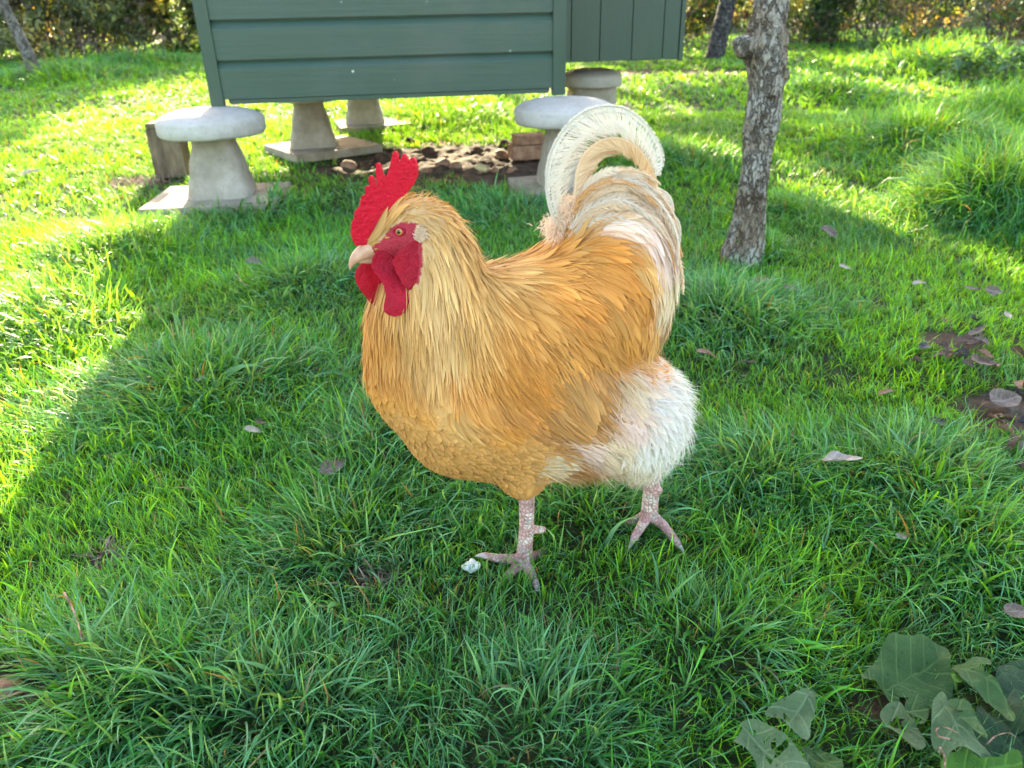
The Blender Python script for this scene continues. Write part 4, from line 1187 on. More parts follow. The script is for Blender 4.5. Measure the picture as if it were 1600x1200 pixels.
def crown(n, centers, lsz, cols, seed):
    """n leaf quads in clumps round the centres (x,y,z,r)"""
    rs = np.random.default_rng(seed)
    centers = np.array(centers, float)
    # sub clumps
    nc = len(centers) * 14
    ci = rs.integers(0, len(centers), nc); d = rs.normal(0, 1, (nc, 3)); d /= np.linalg.norm(d, axis=1, keepdims=True)
    cc = centers[ci, :3] + d * (centers[ci, 3] * rs.random(nc) ** .45)[:, None] * np.array([1, 1, .85])
    cr = centers[ci, 3] * rs.uniform(.12, .30, nc)
    ccol = rs.integers(0, len(cols), nc)
    li = rs.integers(0, nc, n)
    p = cc[li] + rs.normal(0, .6, (n, 3)) * cr[li][:, None]
    L = lsz * rs.lognormal(0, .3, n); Wd = L * rs.uniform(.45, .7, n)
    u = rs.normal(0, 1, (n, 3)); u /= np.linalg.norm(u, axis=1, keepdims=True)
    w_ = np.cross(u, rs.normal(0, 1, (n, 3))); w_ /= np.linalg.norm(w_, axis=1, keepdims=True)
    nn = np.cross(u, w_)
    u = u * L[:, None]; w_ = w_ * Wd[:, None] * .5
    V = np.stack([p, p + u * .45 + w_ + nn * (L * .08)[:, None], p + u, p + u * .45 - w_ + nn * (L * .08)[:, None]], 1).reshape(-1, 3)
    F = np.arange(n * 4).reshape(-1, 4)
    c = np.array(cols)[ccol[li]] * rs.lognormal(0, .28, n)[:, None]
    odd = rs.random(n) < .07; c[odd] = np.array(cols)[rs.integers(0, len(cols), n)][odd] * 1.2
    return V, F, np.repeat(np.clip(c, 0, .8), 4, 0)
m = NT('tree_leaf'); c = m.attr('Col')
MAT_LEAF = m.pbr(c, .5, .35, None, .42, m.mix(1.0, c, (1.3, 1.3, .55), 'MULTIPLY'))
GRN = [(.040, .085, .022), (.060, .115, .030), (.030, .065, .022), (.085, .140, .030)]
DGR = [(.020, .055, .018), (.030, .070, .024), (.045, .090, .028)]
AUT = [(.22, .21, .04), (.15, .18, .035), (.25, .17, .05), (.08, .14, .03), (.07, .12, .03)]
OLV = [(.18, .22, .10), (.25, .27, .12), (.14, .17, .085), (.34, .31, .10), (.10, .14, .06)]
BRN = [(.10, .080, .055), (.14, .105, .075), (.07, .07, .045), (.09, .12, .045), (.17, .11, .06)]
def limb(a, b, r0, r1, seed, n=10, wig=.08):
    rs = np.random.default_rng(seed); a = np.array(a, float); b = np.array(b, float)
    t = np.linspace(0, 1, n)[:, None]; L = np.linalg.norm(b - a)
    p = a * (1 - t) + b * t + np.cumsum(rs.normal(0, wig * L / n, (n, 3)), 0) * np.sin(np.pi * np.clip(t * .9, 0, 1))
    return tube(p, np.linspace(r0, r1, n), 9)
class Mesh:
    def __init__(s): s.V, s.F, s.o = [], [], 0
    def add(s, vf): s.V.append(vf[0]); s.F.append(vf[1] + s.o); s.o += len(vf[0])
    def build(s, name, mat, parent, org, smooth=True): return np_mesh(name, np.concatenate(s.V) - org, np.concatenate(s.F), mat, parent, smooth=smooth)
def tree(label, base, top, r, crowns, mat, cols, nleaf, lsz, seed, group=None, limbs=None, disp=None, trunkpath=None):
    base = np.array(base, float); o = empty('tree', tuple(base)); tag(o, label, 'tree', group)
    M = Mesh(); top = np.array(top, float)
    if trunkpath is None: trunkpath = limb(base + [0, 0, -.1], top, r, r * .45, seed, 14, .10); M.add(trunkpath)
    else: M.add(trunkpath)
    rs = np.random.default_rng(seed)
    M.build('trunk', mat, o, base)
    k = 0
    for (cx, cy, cz, cr) in crowns:
        M = Mesh(); t = rs.uniform(.55, 1.0); a = base * (1 - t) + top * t
        M.add(limb(a, (cx, cy, cz), r * .4, r * .08, seed + k, 10, .15))
        for _ in range(5):
            d = rs.normal(0, 1, 3); d /= np.linalg.norm(d)
            M.add(limb((cx * .6 + a[0] * .4, cy * .6 + a[1] * .4, cz * .6 + a[2] * .4), np.array([cx, cy, cz]) + d * cr * .9, r * .16, r * .03, seed + k + 50 + _, 8, .15))
        M.build('branch', mat, o, base); k += 1
    V, F, C = crown(nleaf, crowns, lsz, cols, seed)
    np_mesh('crown', V - base, F, MAT_LEAF, o, cols=C, smooth=False)
    return o
def bush(label, x, y, w_, d_, h, cols, n, lsz, seed, group='shrubs of the far hedge', twigs=14, twc=None, low=.05):
    z = float(gh(x, y)); base = np.array([x, y, z]); rs = np.random.default_rng(seed)
    o = empty('shrub', tuple(base)); tag(o, label, 'shrub', group)
    cs = []
    for i in range(9):
        cs.append((x + rs.uniform(-.5, .5) * w_, y + rs.uniform(-.4, .4) * d_, z + low + h * rs.uniform(.02, .85), h * rs.uniform(.20, .34)))
    M = Mesh()
    for i in range(twigs):
        c = cs[rs.integers(0, 9)]; s = np.array([x + rs.uniform(-.4, .4) * w_, y + rs.uniform(-.2, .2) * d_, z - .03])
        e = np.array(c[:3]) + rs.normal(0, .3, 3) * h * .5
        M.add(limb(s, e, .012, .003, seed + i, 9, .25))
    M.build('stem', MAT_BARKF if twc is None else twc, o, base)
    V, F, C = crown(n, cs, lsz, cols, seed)
    V[:, 2] = np.maximum(V[:, 2], z - .02)
    np_mesh('foliage', V - base, F, MAT_LEAF, o, cols=C, smooth=False)
    return o

# the near tree: trunk traced as centre and width at its own distance
nb_ = on_ground(1160, 408)
YT = nb_[1]
tp = [(1157, 425, 74), (1160, 405, 70), (1164, 380, 62), (1170, 345, 54), (1176, 300, 50), (1182, 255, 49), (1187, 215, 53), (1191, 190, 58), (1195, 160, 56), (1198, 130, 59), (1196, 100, 66), (1192, 75, 74), (1197, 50, 68), (1203, 25, 61), (1206, 0, 58), (1210, -40, 56), (1216, -110, 54), (1222, -220, 52), (1230, -360, 48), (1240, -520, 42)]
pts = np.array([PY(a, b, YT + .0 + max(0, (300 - b)) * .00025) for a, b, w_ in tp]); rr = np.array([w_ / 2 / FPX * depth_of(p) * .93 for (a, b, w_), p in zip(tp, pts)])
ts = np.linspace(0, 1, len(tp)); tt = np.linspace(0, 1, 520)
pts = np.stack([np.interp(tt, ts, pts[:, i]) for i in range(3)], 1); rr = np.interp(tt, ts, rr)
kern = np.ones(9) / 9
for i in range(3): pts[6:-6, i] = np.convolve(pts[:, i], kern, 'same')[6:-6]
rr[6:-6] = np.convolve(rr, kern, 'same')[6:-6]
zs_tr = pts[:, 2]
def bdisp(a, t, r):
    z = np.interp(t, tt, zs_tr)
    u = a * .055; n = 0
    un = np.minimum(u, 2 * np.pi * .055 - u)
    rdg = np.abs(fbm(np.cos(a) * .05 + z * .25, np.sin(a) * .05 + z * .05, .018, 11, 3) - .5) * 2
    big = fbm(np.cos(a) * .07 + 3, z + np.sin(a) * .07, .06, 13, 3) - .5
    fine = fbm(np.cos(a) * .05 + np.sin(a) * .013, z * .7 + np.sin(a) * .05, .007, 17, 3) - .5
    d = -.006 * (1 - np.clip(rdg * 3.2, 0, 1)) + .014 * big + .0045 * fine
    for (pa, pz, am, sa, sz) in KNOBS:
        da = np.angle(np.exp(1j * (a - pa)))
        q = np.sqrt((da / sa) ** 2 + ((z - pz) / sz) ** 2)
        d = d + am * np.exp(-q ** 2) * 1.0 - am * .35 * np.exp(-((q - 1.25) / .35) ** 2)
    return d
def zat(py): return float(PY(1190, py, YT)[2])
# angle 0 = A axis; find which side faces the camera / left
KNOBS = []
_V, _F = tube(pts, rr, 24)
_row = _V.reshape(-1, 24, 3)[100] - pts[100]
ang_left = 2 * np.pi * int(np.argmin(_row @ R_)) / 24; ang_front = 2 * np.pi * int(np.argmin(_row[:, 1])) / 24
def mixang(k): return np.angle(np.exp(1j * ang_front) * (1 - k) + np.exp(1j * ang_left) * k) if k >= 0 else np.angle(np.exp(1j * ang_front) * (1 + k) + np.exp(1j * (ang_left + np.pi)) * (-k))
KNOBS = [(mixang(.9), zat(72), .036, .50, .022), (mixang(-.35), zat(205), .016, .42, .018), (mixang(-.2), zat(50), .012, .5, .020), (mixang(.05), zat(160), -.010, .3, .016),
         (mixang(-.9), zat(125), .012, .5, .02), (mixang(-.8), zat(60), .010, .5, .03), (mixang(.0), zat(283), -.008, .22, .010), (mixang(-.25), zat(300), .007, .4, .015), (mixang(.8), zat(390), .012, .6, .04)]
nt_ = tree('gnarled grey tree trunk with cracked bark standing on the grass right of the rooster', nb_, pts[-1], .05,
           [(1.15, YT + .3, 2.6, .7), (.5, YT + .6, 2.9, .6), (1.6, YT - .1, 3.0, .6), (1.0, YT + .4, 3.4, .6)], MAT_BARK, GRN, 2600, .05, 5, trunkpath=tube(pts, rr, 220, bdisp))

# dark leaning trunk
d0 = on_ground(1117, 92)
dt_path = np.array([PY(a, b, d0[1]) for a, b in [(1114, 102), (1119, 80), (1127, 45), (1137, 5), (1150, -60), (1165, -160), (1180, -260)]])
tt2 = np.linspace(0, 1, 60); dt_path = np.stack([np.interp(tt2, np.linspace(0, 1, 7), dt_path[:, i]) for i in range(3)], 1)
tree('dark ringed trunk leaning right in front of the far hedge, behind the near tree', d0, dt_path[-1], .11, [(dt_path[-1][0], d0[1], 3.4, 1.2), (dt_path[-1][0] + .9, d0[1], 2.7, 1.0), (dt_path[-1][0] - 1.2, d0[1] + .3, 2.9, 1.0)], MAT_BARKD, GRN, 15000, .10, 15,
     trunkpath=tube(dt_path, np.linspace(.125, .085, 60), 24, lambda a, t, r: .012 * np.sin(t * 150) ** 3 + .01 * (fbm(np.cos(a) * .3, t * 6 + np.sin(a) * .3, .2, 3) - .5)))
# trees whose crowns stand above the frame and shade the lawn
def simple_tree(label, px, py, h, r, crowns, mat, cols, n, lsz, seed, lean=(0, 0)):
    b = on_ground(px, py); return tree(label, b, (b[0] + lean[0], b[1] + lean[1], b[2] + h), r, [(b[0] + c[0], b[1] + c[1], b[2] + c[2], c[3]) for c in crowns], mat, cols, n, lsz, seed)
simple_tree('tree added unseen behind the chicken house to shade the lawn', 700, 88, 3.4, .12, [(.6, 0, 2.2, .85), (.6, .1, 4.35, .85), (1.8, .1, 3.1, .95), (1.5, 0, 2.0, .8), (-.45, 0, 3.5, .7), (1.6, .2, 4.3, .9)], MAT_BARKF, GRN, 13000, .10, 21)  # added out of view; crowns shaped to shade the lawn with a sun gap
simple_tree('tree added unseen behind the side box to shade the right lawn', 1010, 78, 3.4, .11, [(-1.0, 0, 2.2, 1.0), (.2, 0, 2.8, 1.1), (1.3, .2, 2.2, .9), (0, .3, 3.6, .9)], MAT_BARKF, GRN + AUT[:2], 11000, .10, 22)  # added with its crown out of view to keep sun off the right lawn
simple_tree('pale forked tree at the far left with a leaning limb', 62, 122, 1.25, .085, [(-.9, 0, 2.6, 1.0), (.4, .2, 3.0, 1.0), (.2, 0, 2.1, .7)], MAT_BARKF, AUT + GRN, 7000, .08, 23, lean=(-.25, 0))
simple_tree('straight grey tree trunk among the left bushes', 120, 80, 2.6, .13, [(-.5, 0, 3.0, .9), (.7, .2, 3.3, 1.0)], MAT_BARKF, GRN + AUT[:1], 6000, .08, 24)
simple_tree('slim trunk standing next to the left end of the coop, in the hedge', 268, 78, 2.4, .06, [(-.3, 0, 2.6, .8), (.5, .3, 3.0, .8)], MAT_BARKF, GRN, 5000, .08, 25)
# hedge
HB = [('green shrub added unseen beyond the left edge to shade the lawn', -140, 96, 2.4, 2.6, GRN, 9000, .11), ('tall green shrub added unseen farthest left to shade the lawn', -300, 100, 2.6, 2.6, GRN, 8000, .12),  # both added out of view, lengthening the hedge to shade the left lawn
      ('yellow green shrub at the far left edge behind the forked tree', 0, 92, 2.0, 2.6, AUT + OLV + OLV, 9000, .10),
      ('sparse brown shrub between the two left tree trunks', 85, 96, 1.7, 2.4, BRN + OLV + OLV, 9000, .085),
      ('tangled brown and yellow bush right of the straight trunk', 165, 92, 1.8, 2.6, BRN + AUT + OLV + OLV, 9000, .085),
      ('dark green bush beside the left end of the coop', 250, 86, 1.9, 2.6, DGR + OLV, 10000, .085),
      ('green bush hidden behind the left part of the coop', 400, 84, 2.2, 2.2, GRN, 6500, .07),
      ('green bush hidden behind the middle of the coop', 600, 82, 2.4, 1.6, GRN, 5000, .07),
      ('green bush hidden behind the right part of the coop', 820, 80, 2.4, 1.3, GRN, 5000, .07),
      ('orange and yellow leaved shrub seen between the coop and the dark trunk', 1085, 84, 1.4, 1.0, AUT + BRN + GRN, 5200, .055),
      ('rusty leaved shrub just right of the near trunk', 1255, 76, 1.4, 1.5, BRN + AUT + GRN, 5600, .055),
      ('dark green bush in the middle of the right hedge', 1335, 70, 1.7, 1.8, DGR, 9000, .05),
      ('bush with bright yellow green leaves in the right hedge', 1440, 72, 1.5, 1.6, AUT + GRN + BRN, 6500, .055),
      ('brown twiggy shrub in the right corner of the hedge', 1545, 80, 1.7, 1.7, BRN + BRN + AUT + GRN, 6500, .05),
      ('brown bush beyond the right edge of the hedge', 1640, 84, 1.7, 1.5, BRN + GRN, 5200, .05)]
for i, (lb, px, py, w_, h, cols, n, ls) in enumerate(HB):
    b = on_ground(px, py); bush(lb, b[0], b[1] + .5, w_ * 1.15, 1.2, h, cols, n, ls, 300 + i * 7, twigs=26)
# a thick wood further back
VV, FF, CC, o_ = [], [], [], 0
cs = []
rs = np.random.default_rng(5)
for i in range(240):
    x = rs.uniform(-20, 20); y = rs.uniform(17, 23); r = rs.uniform(.6, 1.2)
    cs.append((x, y, float(gh(x, y)) + rs.uniform(.0, 1.5 if x < -2 else 2.4) * (i % 3 > 0), r))
V, F, C = crown(100000, cs, .14, DGR + GRN + GRN + BRN[:2], 77)
wd = np_mesh('woodland', V, F, MAT_LEAF, cols=C, smooth=False); tag(wd, 'dense dim woodland thicket closing the view behind the hedge', 'woodland', kind='stuff')
# weeds at the foot of the right hedge
def weed(label, px, py, n, h, seed, cols=((.07, .17, .06), (.10, .22, .08), (.06, .13, .06))):
    b = on_ground(px, py); rs = np.random.default_rng(seed); o = empty('weed', tuple(b)); tag(o, label, 'weed', 'leafy weeds on the lawn')
    M = Mesh(); VV, FF, CC = [], [], []; k = 0
    for i in range(n):
        a = rs.uniform(0, 6.28); rad_ = rs.uniform(0, h * .9); s = b + np.array([math.cos(a) * rad_, math.sin(a) * rad_ * .7, -.01])
        tip = s + np.array([rs.normal(0, .25) * h, rs.normal(0, .25) * h, h * rs.uniform(.5, 1)])
        M.add(limb(s, tip, .004, .002, seed + i, 6, .1))
        for j in range(8):
            t = rs.uniform(.35, 1); p = s * (1 - t) + tip * t; d = np.array([rs.normal(), rs.normal(), rs.uniform(-.3, .5)]); d /= np.linalg.norm(d)
            L = h * rs.uniform(.2, .38); sd_ = np.cross(d, [0, 0, 1.]); sd_ /= np.linalg.norm(sd_)
            q = [p, p + d * L * .35 + sd_ * L * .24, p + d * L - np.array([0, 0, L * .25]), p + d * L * .35 - sd_ * L * .24]
            VV += q; FF.append([k, k + 1, k + 2, k + 3]); k += 4; c = np.array(cols[rs.integers(0, len(cols))]) * rs.lognormal(0, .2); CC += [c] * 4
    M.build('stem', MAT_BARKF, o, b); np_mesh('foliage', np.array(VV) - b, np.array(FF), MAT_LEAF, o, cols=np.array(CC), smooth=False)
weed('blue green nettle clump below the right hedge', 1530, 128, 26, .42, 1)
weed('pale leafy weed clump left of the nettles at the foot of the hedge', 1400, 88, 22, .36, 2)
weed('low weed clump in front of the dark hedge bush', 1365, 84, 16, .30, 3)
weed('weed clump at the right edge of the lawn', 1600, 120, 20, .4, 4)
# ------------------------------------------------------------------ fallen leaves, stones, bits
from mathutils.geometry import delaunay_2d_cdt
def leaf_mat(name, a, b, c, sc=1.0, tr=.12, rough=.6):
    m = NT(name); v = m.obj()
    col = m.ramp(m.noise(30 * sc, 5, .65, v), [(.3, a), (.52, b), (.72, c)])
    col = m.mix(m.ramp(m.voro(130 * sc, 'F1', v), [(.06, .6), (.16, 0)]), col, tuple(x * .3 for x in a))
    vein = m.attr('vein', 'Fac'); lu = m.attr('lu', 'Fac'); lw = m.math('ABSOLUTE', m.attr('lw', 'Fac')); big = m.attr('big', 'Fac')
    lwn = m.math('ADD', lw, m.math('MULTIPLY', m.noise(25, 2, .5, v), .003))
    mid = m.ramp(m.math('MULTIPLY', lwn, 100.0), [(.15, 1), (.36, 0)])
    fr = m.math('FRACT', m.math('MULTIPLY', m.math('SUBTRACT', lu, m.math('MULTIPLY', lwn, .8)), 44.0))
    side = m.ramp(m.math('ABSOLUTE', m.math('SUBTRACT', fr, .5)), [(.0, .85), (.05, .6), (.10, 0)])
    net = m.ramp(m.voro(150, 'DISTANCE_TO_EDGE', v), [(.0, .35), (.08, 0)])
    vein = m.math('ADD', vein, m.math('MULTIPLY', big, m.math('MAXIMUM', m.math('MAXIMUM', mid, side), net)), True)
    col = m.mix(m.math('MULTIPLY', vein, .38), col, tuple(min(1, x * 1.8) for x in c))
    return m.pbr(col, rough + .12, .18, m.bump(m.math('ADD', m.noise(160 * sc, 4, .6, v), m.math('MULTIPLY', vein, -1.2)), .8, .0016), tr)
LM = dict(pale=leaf_mat('leaf_pale', (.20, .165, .13), (.32, .28, .235), (.44, .40, .35)),
          slate=leaf_mat('leaf_slate', (.026, .024, .024), (.05, .046, .046), (.10, .095, .10), rough=.4),
          brown=leaf_mat('leaf_brown', (.040, .025, .018), (.085, .055, .038), (.16, .11, .08), rough=.45),
          grey=leaf_mat('leaf_grey', (.07, .055, .045), (.14, .11, .09), (.22, .185, .155)),
          tan=leaf_mat('leaf_tan', (.13, .075, .045), (.22, .13, .085), (.31, .21, .15)),
          dock=leaf_mat('leaf_dock', (.022, .060, .016), (.040, .092, .026), (.070, .13, .042), .5, .18, .5),
          silver=leaf_mat('leaf_silver', (.045, .088, .034), (.078, .13, .056), (.125, .18, .092), .5, .15),
          dark=leaf_mat('leaf_dark', (.010, .034, .012), (.018, .050, .020), (.032, .072, .030), .5, .15, .45),
          fresh=leaf_mat('leaf_fresh', (.035, .10, .014), (.06, .16, .020), (.10, .22, .03), .5, .25, .45))
def small_leaf(label, px, py, L, W, rot, mat, seed, lift=.028, tilt=0.0, curl=.25, group='dead leaves lying on the lawn'):
    rs = np.random.default_rng(seed); p = on_ground(px, py, lift)
    nu, nv = 26, 13
    U, Vv = np.meshgrid(np.linspace(0, 1, nu), np.linspace(-1, 1, nv), indexing='ij')
    wd = np.sin(np.pi * U ** .8) ** .75 * (1 - .25 * U) + .02
    wd = wd * (1 + .10 * vn(U * 7, np.sign(Vv) * 5, 1, seed))
    X = (U - .5) * L; Y = Vv * wd * W / 2
    nz = fbm(X + seed, Y, L * .4, seed, 3) - .5
    Z = curl * (Y ** 2) / (W / 2) * 1.6 + (X / L) ** 2 * curl * L * rs.uniform(-.8, 1.0) + nz * L * .22
    vein = np.exp(-(Vv / .05) ** 2) + .5 * (np.abs(((U * 7 - np.abs(Vv) * 1.6) % 1) - .5) < .07)
    V = np.stack([X, Y, Z], -1).reshape(-1, 3)
    i = (np.arange(nu - 1)[:, None] * nv + np.arange(nv - 1)[None]).ravel()
    F = np.stack([i, i + nv, i + nv + 1, i + 1], 1)
    o = np_mesh('dead_leaf', V, F, LM[mat], extra={'vein': np.clip(vein, 0, 1).ravel()})
    o.location = tuple(p); o.rotation_euler = (rs.normal(0, .2) + tilt, rs.normal(0, .2), rot)
    tag(o, label, 'dead leaf', group); return o
SL = [('pale grey dried leaf with a pointed end, alone on the grass right of the rump', 1316, 717, .062, .030, -.25, 'pale', 0.35),
      ('dark slate blue oval leaf left of the bare soil at the right edge', 1475, 660, .052, .026, -.15, 'slate', .1),
      ('large glossy dark brown leaf, folded, near the right edge', 1541, 567, .066, .050, .1, 'brown', .5),
      ('crumpled grey leaf at the right edge above the bare soil', 1572, 624, .066, .046, .2, 'grey', .3),
      ('small grey blue leaf at the left of the leaf drift', 1446, 541, .034, .020, .4, 'slate', .2),
      ('thin dark leaf in the middle of the leaf drift', 1480, 552, .050, .018, .1, 'brown', .3),
      ('dark curled leaf just behind the large brown leaf', 1512, 532, .046, .026, -.3, 'brown', .3),
      ('narrow grey leaf above the leaf drift', 1527, 517, .050, .018, .3, 'grey', .2),
      ('pale twisted leaf near the top of the leaf drift at the right', 1574, 492, .046, .020, .9, 'pale', .4),
      ('pinkish grey leaf farthest right, high above the leaf drift', 1553, 455, .040, .026, .1, 'grey', .3),
      ('grey leaf on the lawn between the trunk and the right edge', 1521, 452, .038, .020, -.2, 'grey', .2),
      ('pinkish tan leaf at the foot of the tree trunk', 1193, 438, .048, .030, .0, 'tan', .2),
      ('grey leaf just right of the trunk foot', 1239, 450, .040, .024, -.1, 'grey', .2),
      ('small brown leaf below the grey one near the trunk', 1260, 465, .026, .014, .2, 'brown', .1),
      ('flat tan leaf touching the rump of the rooster', 1105, 552, .050, .022, -.2, 'tan', .1),
      ('grey brown wrinkled leaf between the rump and the leaf drift', 1171, 566, .044, .022, -.15, 'grey', .2),
      ('two toned leaf, dark below and pale on top, right of the trunk', 1296, 363, .054, .034, -.8, 'grey', .5),
      ('small pale leaf right of the trunk, below the two toned one', 1322, 418, .036, .018, .1, 'pale', .2),
      ('thin brown leaf near the grass tussock by the leaf drift', 1385, 612, .034, .014, -.3, 'tan', .1),
      ('white pink leaf lying left of the breast', 396, 672, .034, .016, .3, 'pale', .2),
      ('small brown leaf standing behind the white pink leaf', 408, 660, .022, .016, .9, 'brown', .5),
      ('curled dark leaf with a white underside left of the front leg', 520, 731, .046, .028, .5, 'grey', .7),
      ('dark half of a folded leaf beside the curled white one', 532, 722, .034, .022, .8, 'brown', .5),
      ('tiny pinkish leaf in the long shaded grass at the left', 312, 592, .022, .010, .1, 'pale', .2),
      ('tiny grey leaf under the long grass left of the breast', 512, 682, .020, .010, .1, 'grey', .2),
      ('grey leaf in the shade left of the beak', 399, 409, .046, .034, .4, 'grey', .3),
      ('white leaf in the sunny grass at the far left', 49, 268, .070, .040, .7, 'pale', .4),
      ('grey curled leaf at the right edge near the dock leaves', 1592, 955, .040, .022, .1, 'grey', .3),
      ('small pale leaf on the lawn below the pointed one', 1410, 838, .022, .010, .1, 'pale', .1),
      ('brown upright dead leaf under the pointed pale leaf', 1322, 806, .036, .010, 1.5, 'brown', .9),
      ('pale flat leaf left of the trunk foot', 1127, 452, .036, .016, .0, 'pale', .1),
      ('white scrap of leaf at the right below the sunny clump', 1437, 442, .034, .014, .2, 'pale', .2)]
for i, (lb, px, py, L, W, ro, mt, tl) in enumerate(SL):
    p = G(px, py); k = 1 if p[1] < 2 else 1.25
    small_leaf(lb, px, py, L * k * 1.08, W * k * 1.15, ro, mt, 40 + i, tilt=tl * .5, lift=.030 + .012 * (p[1] > 1.4) + .030 * (i == 0) + .012 * (i in (3, 15, 21, 27)), curl=.15 + .22 * tl)
def sheet(label, poly, z0, mat, seed, amp=.020, name='dock_leaf', group='wilted dock leaves in the corner', org=(1100, 850), sc=3.2, holes=(), tiltv=(0, 0), vein_from=None, cat='leaf', curl=.35):
    """leaf outlined in photo pixels, laid over the ground at z0"""
    poly = [(org[0] + a / sc, org[1] + b / sc) for a, b in poly]
    for _ in range(2):
        poly = [tuple(np.array(a_) * (.75 if k_ == 0 else .25) + np.array(b_) * (.25 if k_ == 0 else .75)) for a_, b_ in zip(poly, poly[1:] + poly[:1]) for k_ in (0, 1)]
    # densify and roughen the margin
    rs = np.random.default_rng(seed); P2 = []
    for i in range(len(poly)):
        a = np.array(poly[i]); b = np.array(poly[(i + 1) % len(poly)]); n = max(1, int(np.linalg.norm(b - a) / 4))
        nn = np.array([-(b - a)[1], (b - a)[0]]) / (np.linalg.norm(b - a) + 1e-6)
        for k in range(n): P2.append(a + (b - a) * k / n + (nn * rs.normal(0, .7) if k else 0))
    W = np.array([G(a, b, z0)[:2] for a, b in P2]); c = W.mean(0)
    x0, y0 = W.min(0); x1, y1 = W.max(0); st = .0055
    gx, gy = np.meshgrid(np.arange(x0, x1, st), np.arange(y0, y1, st)); g = np.stack([gx.ravel(), gy.ravel()], 1) + rs.normal(0, st * .18, (gx.size, 2))
    g = g[inpoly(g, W)]
    dmin = np.sqrt(((g[:, None] - W[None]) ** 2).sum(-1)).min(1); g = g[dmin > st * .55]
    pts = [Vector(p) for p in W] + [Vector(p) for p in g]; nW = len(W)
    vs, es, fs, *_ = delaunay_2d_cdt(pts, [], [list(range(nW))], 1, 1e-6)
    V = np.array([(v.x, v.y) for v in vs]); F = np.array([list(f) for f in fs if len(f) == 3])
    cen = V[F].mean(1); keep = np.ones(len(F), bool)
    for (hx, hy, hr) in holes:
        hc = G(org[0] + hx / sc, org[1] + hy / sc, z0)[:2]; keep &= ((cen - hc) ** 2).sum(1) > (hr / 1000 * (1 + .4 * np.sin(np.arctan2(cen[:, 1] - hc[1], cen[:, 0] - hc[0]) * 3 + hx))) ** 2
    F = F[keep]
    ext = max(x1 - x0, y1 - y0)
    vf = np.array(G(org[0] + vein_from[0] / sc, org[1] + vein_from[1] / sc, z0)[:2]) if vein_from else c - np.array([ext / 2, 0])
    rel = V - vf; ax = c - vf; ax /= np.linalg.norm(ax); u = rel @ ax; w_ = rel @ np.array([-ax[1], ax[0]])
    lu_, lw_ = u, w_; vein = np.exp(-(w_ / .0016) ** 2)
    kk = ((u - np.abs(w_) * .75) / .020) % 1
    vein = np.maximum(vein, np.exp(-((kk - .5) / .09) ** 2) * .9)
    edge = np.sqrt(((V[:, None] - W[None]) ** 2).sum(-1)).min(1)
    Z = z0 + (fbm(V[:, 0], V[:, 1], .06, seed, 3) - .5) * amp * 2.6 + np.abs(fbm(V[:, 0], V[:, 1], .10, seed + 3, 2) - .5) * amp * 2.6 - vein * .0022
    Z = Z + np.exp(-edge / .008) * (vn(V[:, 0], V[:, 1], .04, seed + 9) - .35) * amp * curl * 2.5
    Z = Z + (V[:, 0] - c[0]) * tiltv[0] + (V[:, 1] - c[1]) * tiltv[1]
    o = np_mesh(name, np.column_stack([V - c, Z - z0]), F, LM[mat], extra={'vein': vein * 0, 'lu': lu_, 'lw': lw_, 'big': np.ones(len(V))}); o.location = (c[0], c[1], z0)
    tag(o, label, cat, group); return o
g0 = float(gh(*G(1430, 1100)[:2])); g1 = float(gh(*G(1230, 1150)[:2]))
sheet('nearly black green leaf lying under the others in the right corner', [(1340, 840), (1460, 830), (1600, 900), (1700, 960), (1700, 1250), (1300, 1250), (1250, 1100), (1330, 960)], g0 + .020, 'dark', 5, vein_from=(1330, 1250))
sheet('grey green leaf at the far right edge of the heap', [(1450, 640), (1560, 620), (1700, 680), (1700, 960), (1560, 990), (1480, 900), (1430, 740)], g0 + .026, 'dark', 6, vein_from=(1450, 640))
sheet('large flat grey green dock leaf at the back of the heap', [(905, 512), (1000, 540), (1060, 512), (1140, 522), (1215, 528), (1228, 600), (1215, 625), (1250, 660), (1262, 720), (1240, 790), (1170, 782), (1060, 770), (960, 780), (900, 760), (862, 690), (800, 712), (770, 690), (815, 640), (860, 590), (885, 545)], g0 + .042, 'dock', 1, vein_from=(800, 760), holes=[(1010, 770, 9)], tiltv=(.0, .10))
sheet('long leaf with a bright green lobe running down to the right', [(1225, 620), (1300, 615), (1345, 572), (1432, 590), (1430, 640), (1350, 665), (1360, 700), (1430, 745), (1490, 800), (1530, 860), (1545, 920), (1520, 930), (1440, 870), (1370, 800), (1290, 760), (1240, 720)], g0 + .050, 'dock', 2, vein_from=(1240, 640), tiltv=(-.05, 0))
sheet('bright yellow green patch of leaf on the back of the heap', [(1228, 640), (1300, 622), (1350, 600), (1360, 650), (1320, 690), (1250, 700)], g0 + .066, 'fresh', 12, amp=.005)
sheet('small round curled leaf left of the silver leaf', [(1005, 800), (1050, 788), (1110, 800), (1118, 850), (1112, 910), (1060, 935), (1010, 910), (992, 850)], g0 + .050, 'dock', 3, amp=.012, holes=[(1050, 900, 6)])
sheet('silvery dock leaf with strong veins in front', [(1165, 780), (1190, 800), (1215, 850), (1300, 905), (1390, 985), (1470, 1045), (1460, 1070), (1390, 1052), (1300, 1030), (1230, 1040), (1222, 1075), (1170, 1050), (1130, 990), (1118, 900), (1130, 820)], g0 + .058, 'silver', 4, vein_from=(1160, 800), tiltv=(0, .05))
sheet('folded green leaf on top of the silver one', [(1190, 800), (1310, 800), (1350, 870), (1400, 960), (1415, 1000), (1360, 960), (1290, 900), (1255, 870), (1300, 860), (1240, 850)], g0 + .070, 'dock', 7, amp=.008)
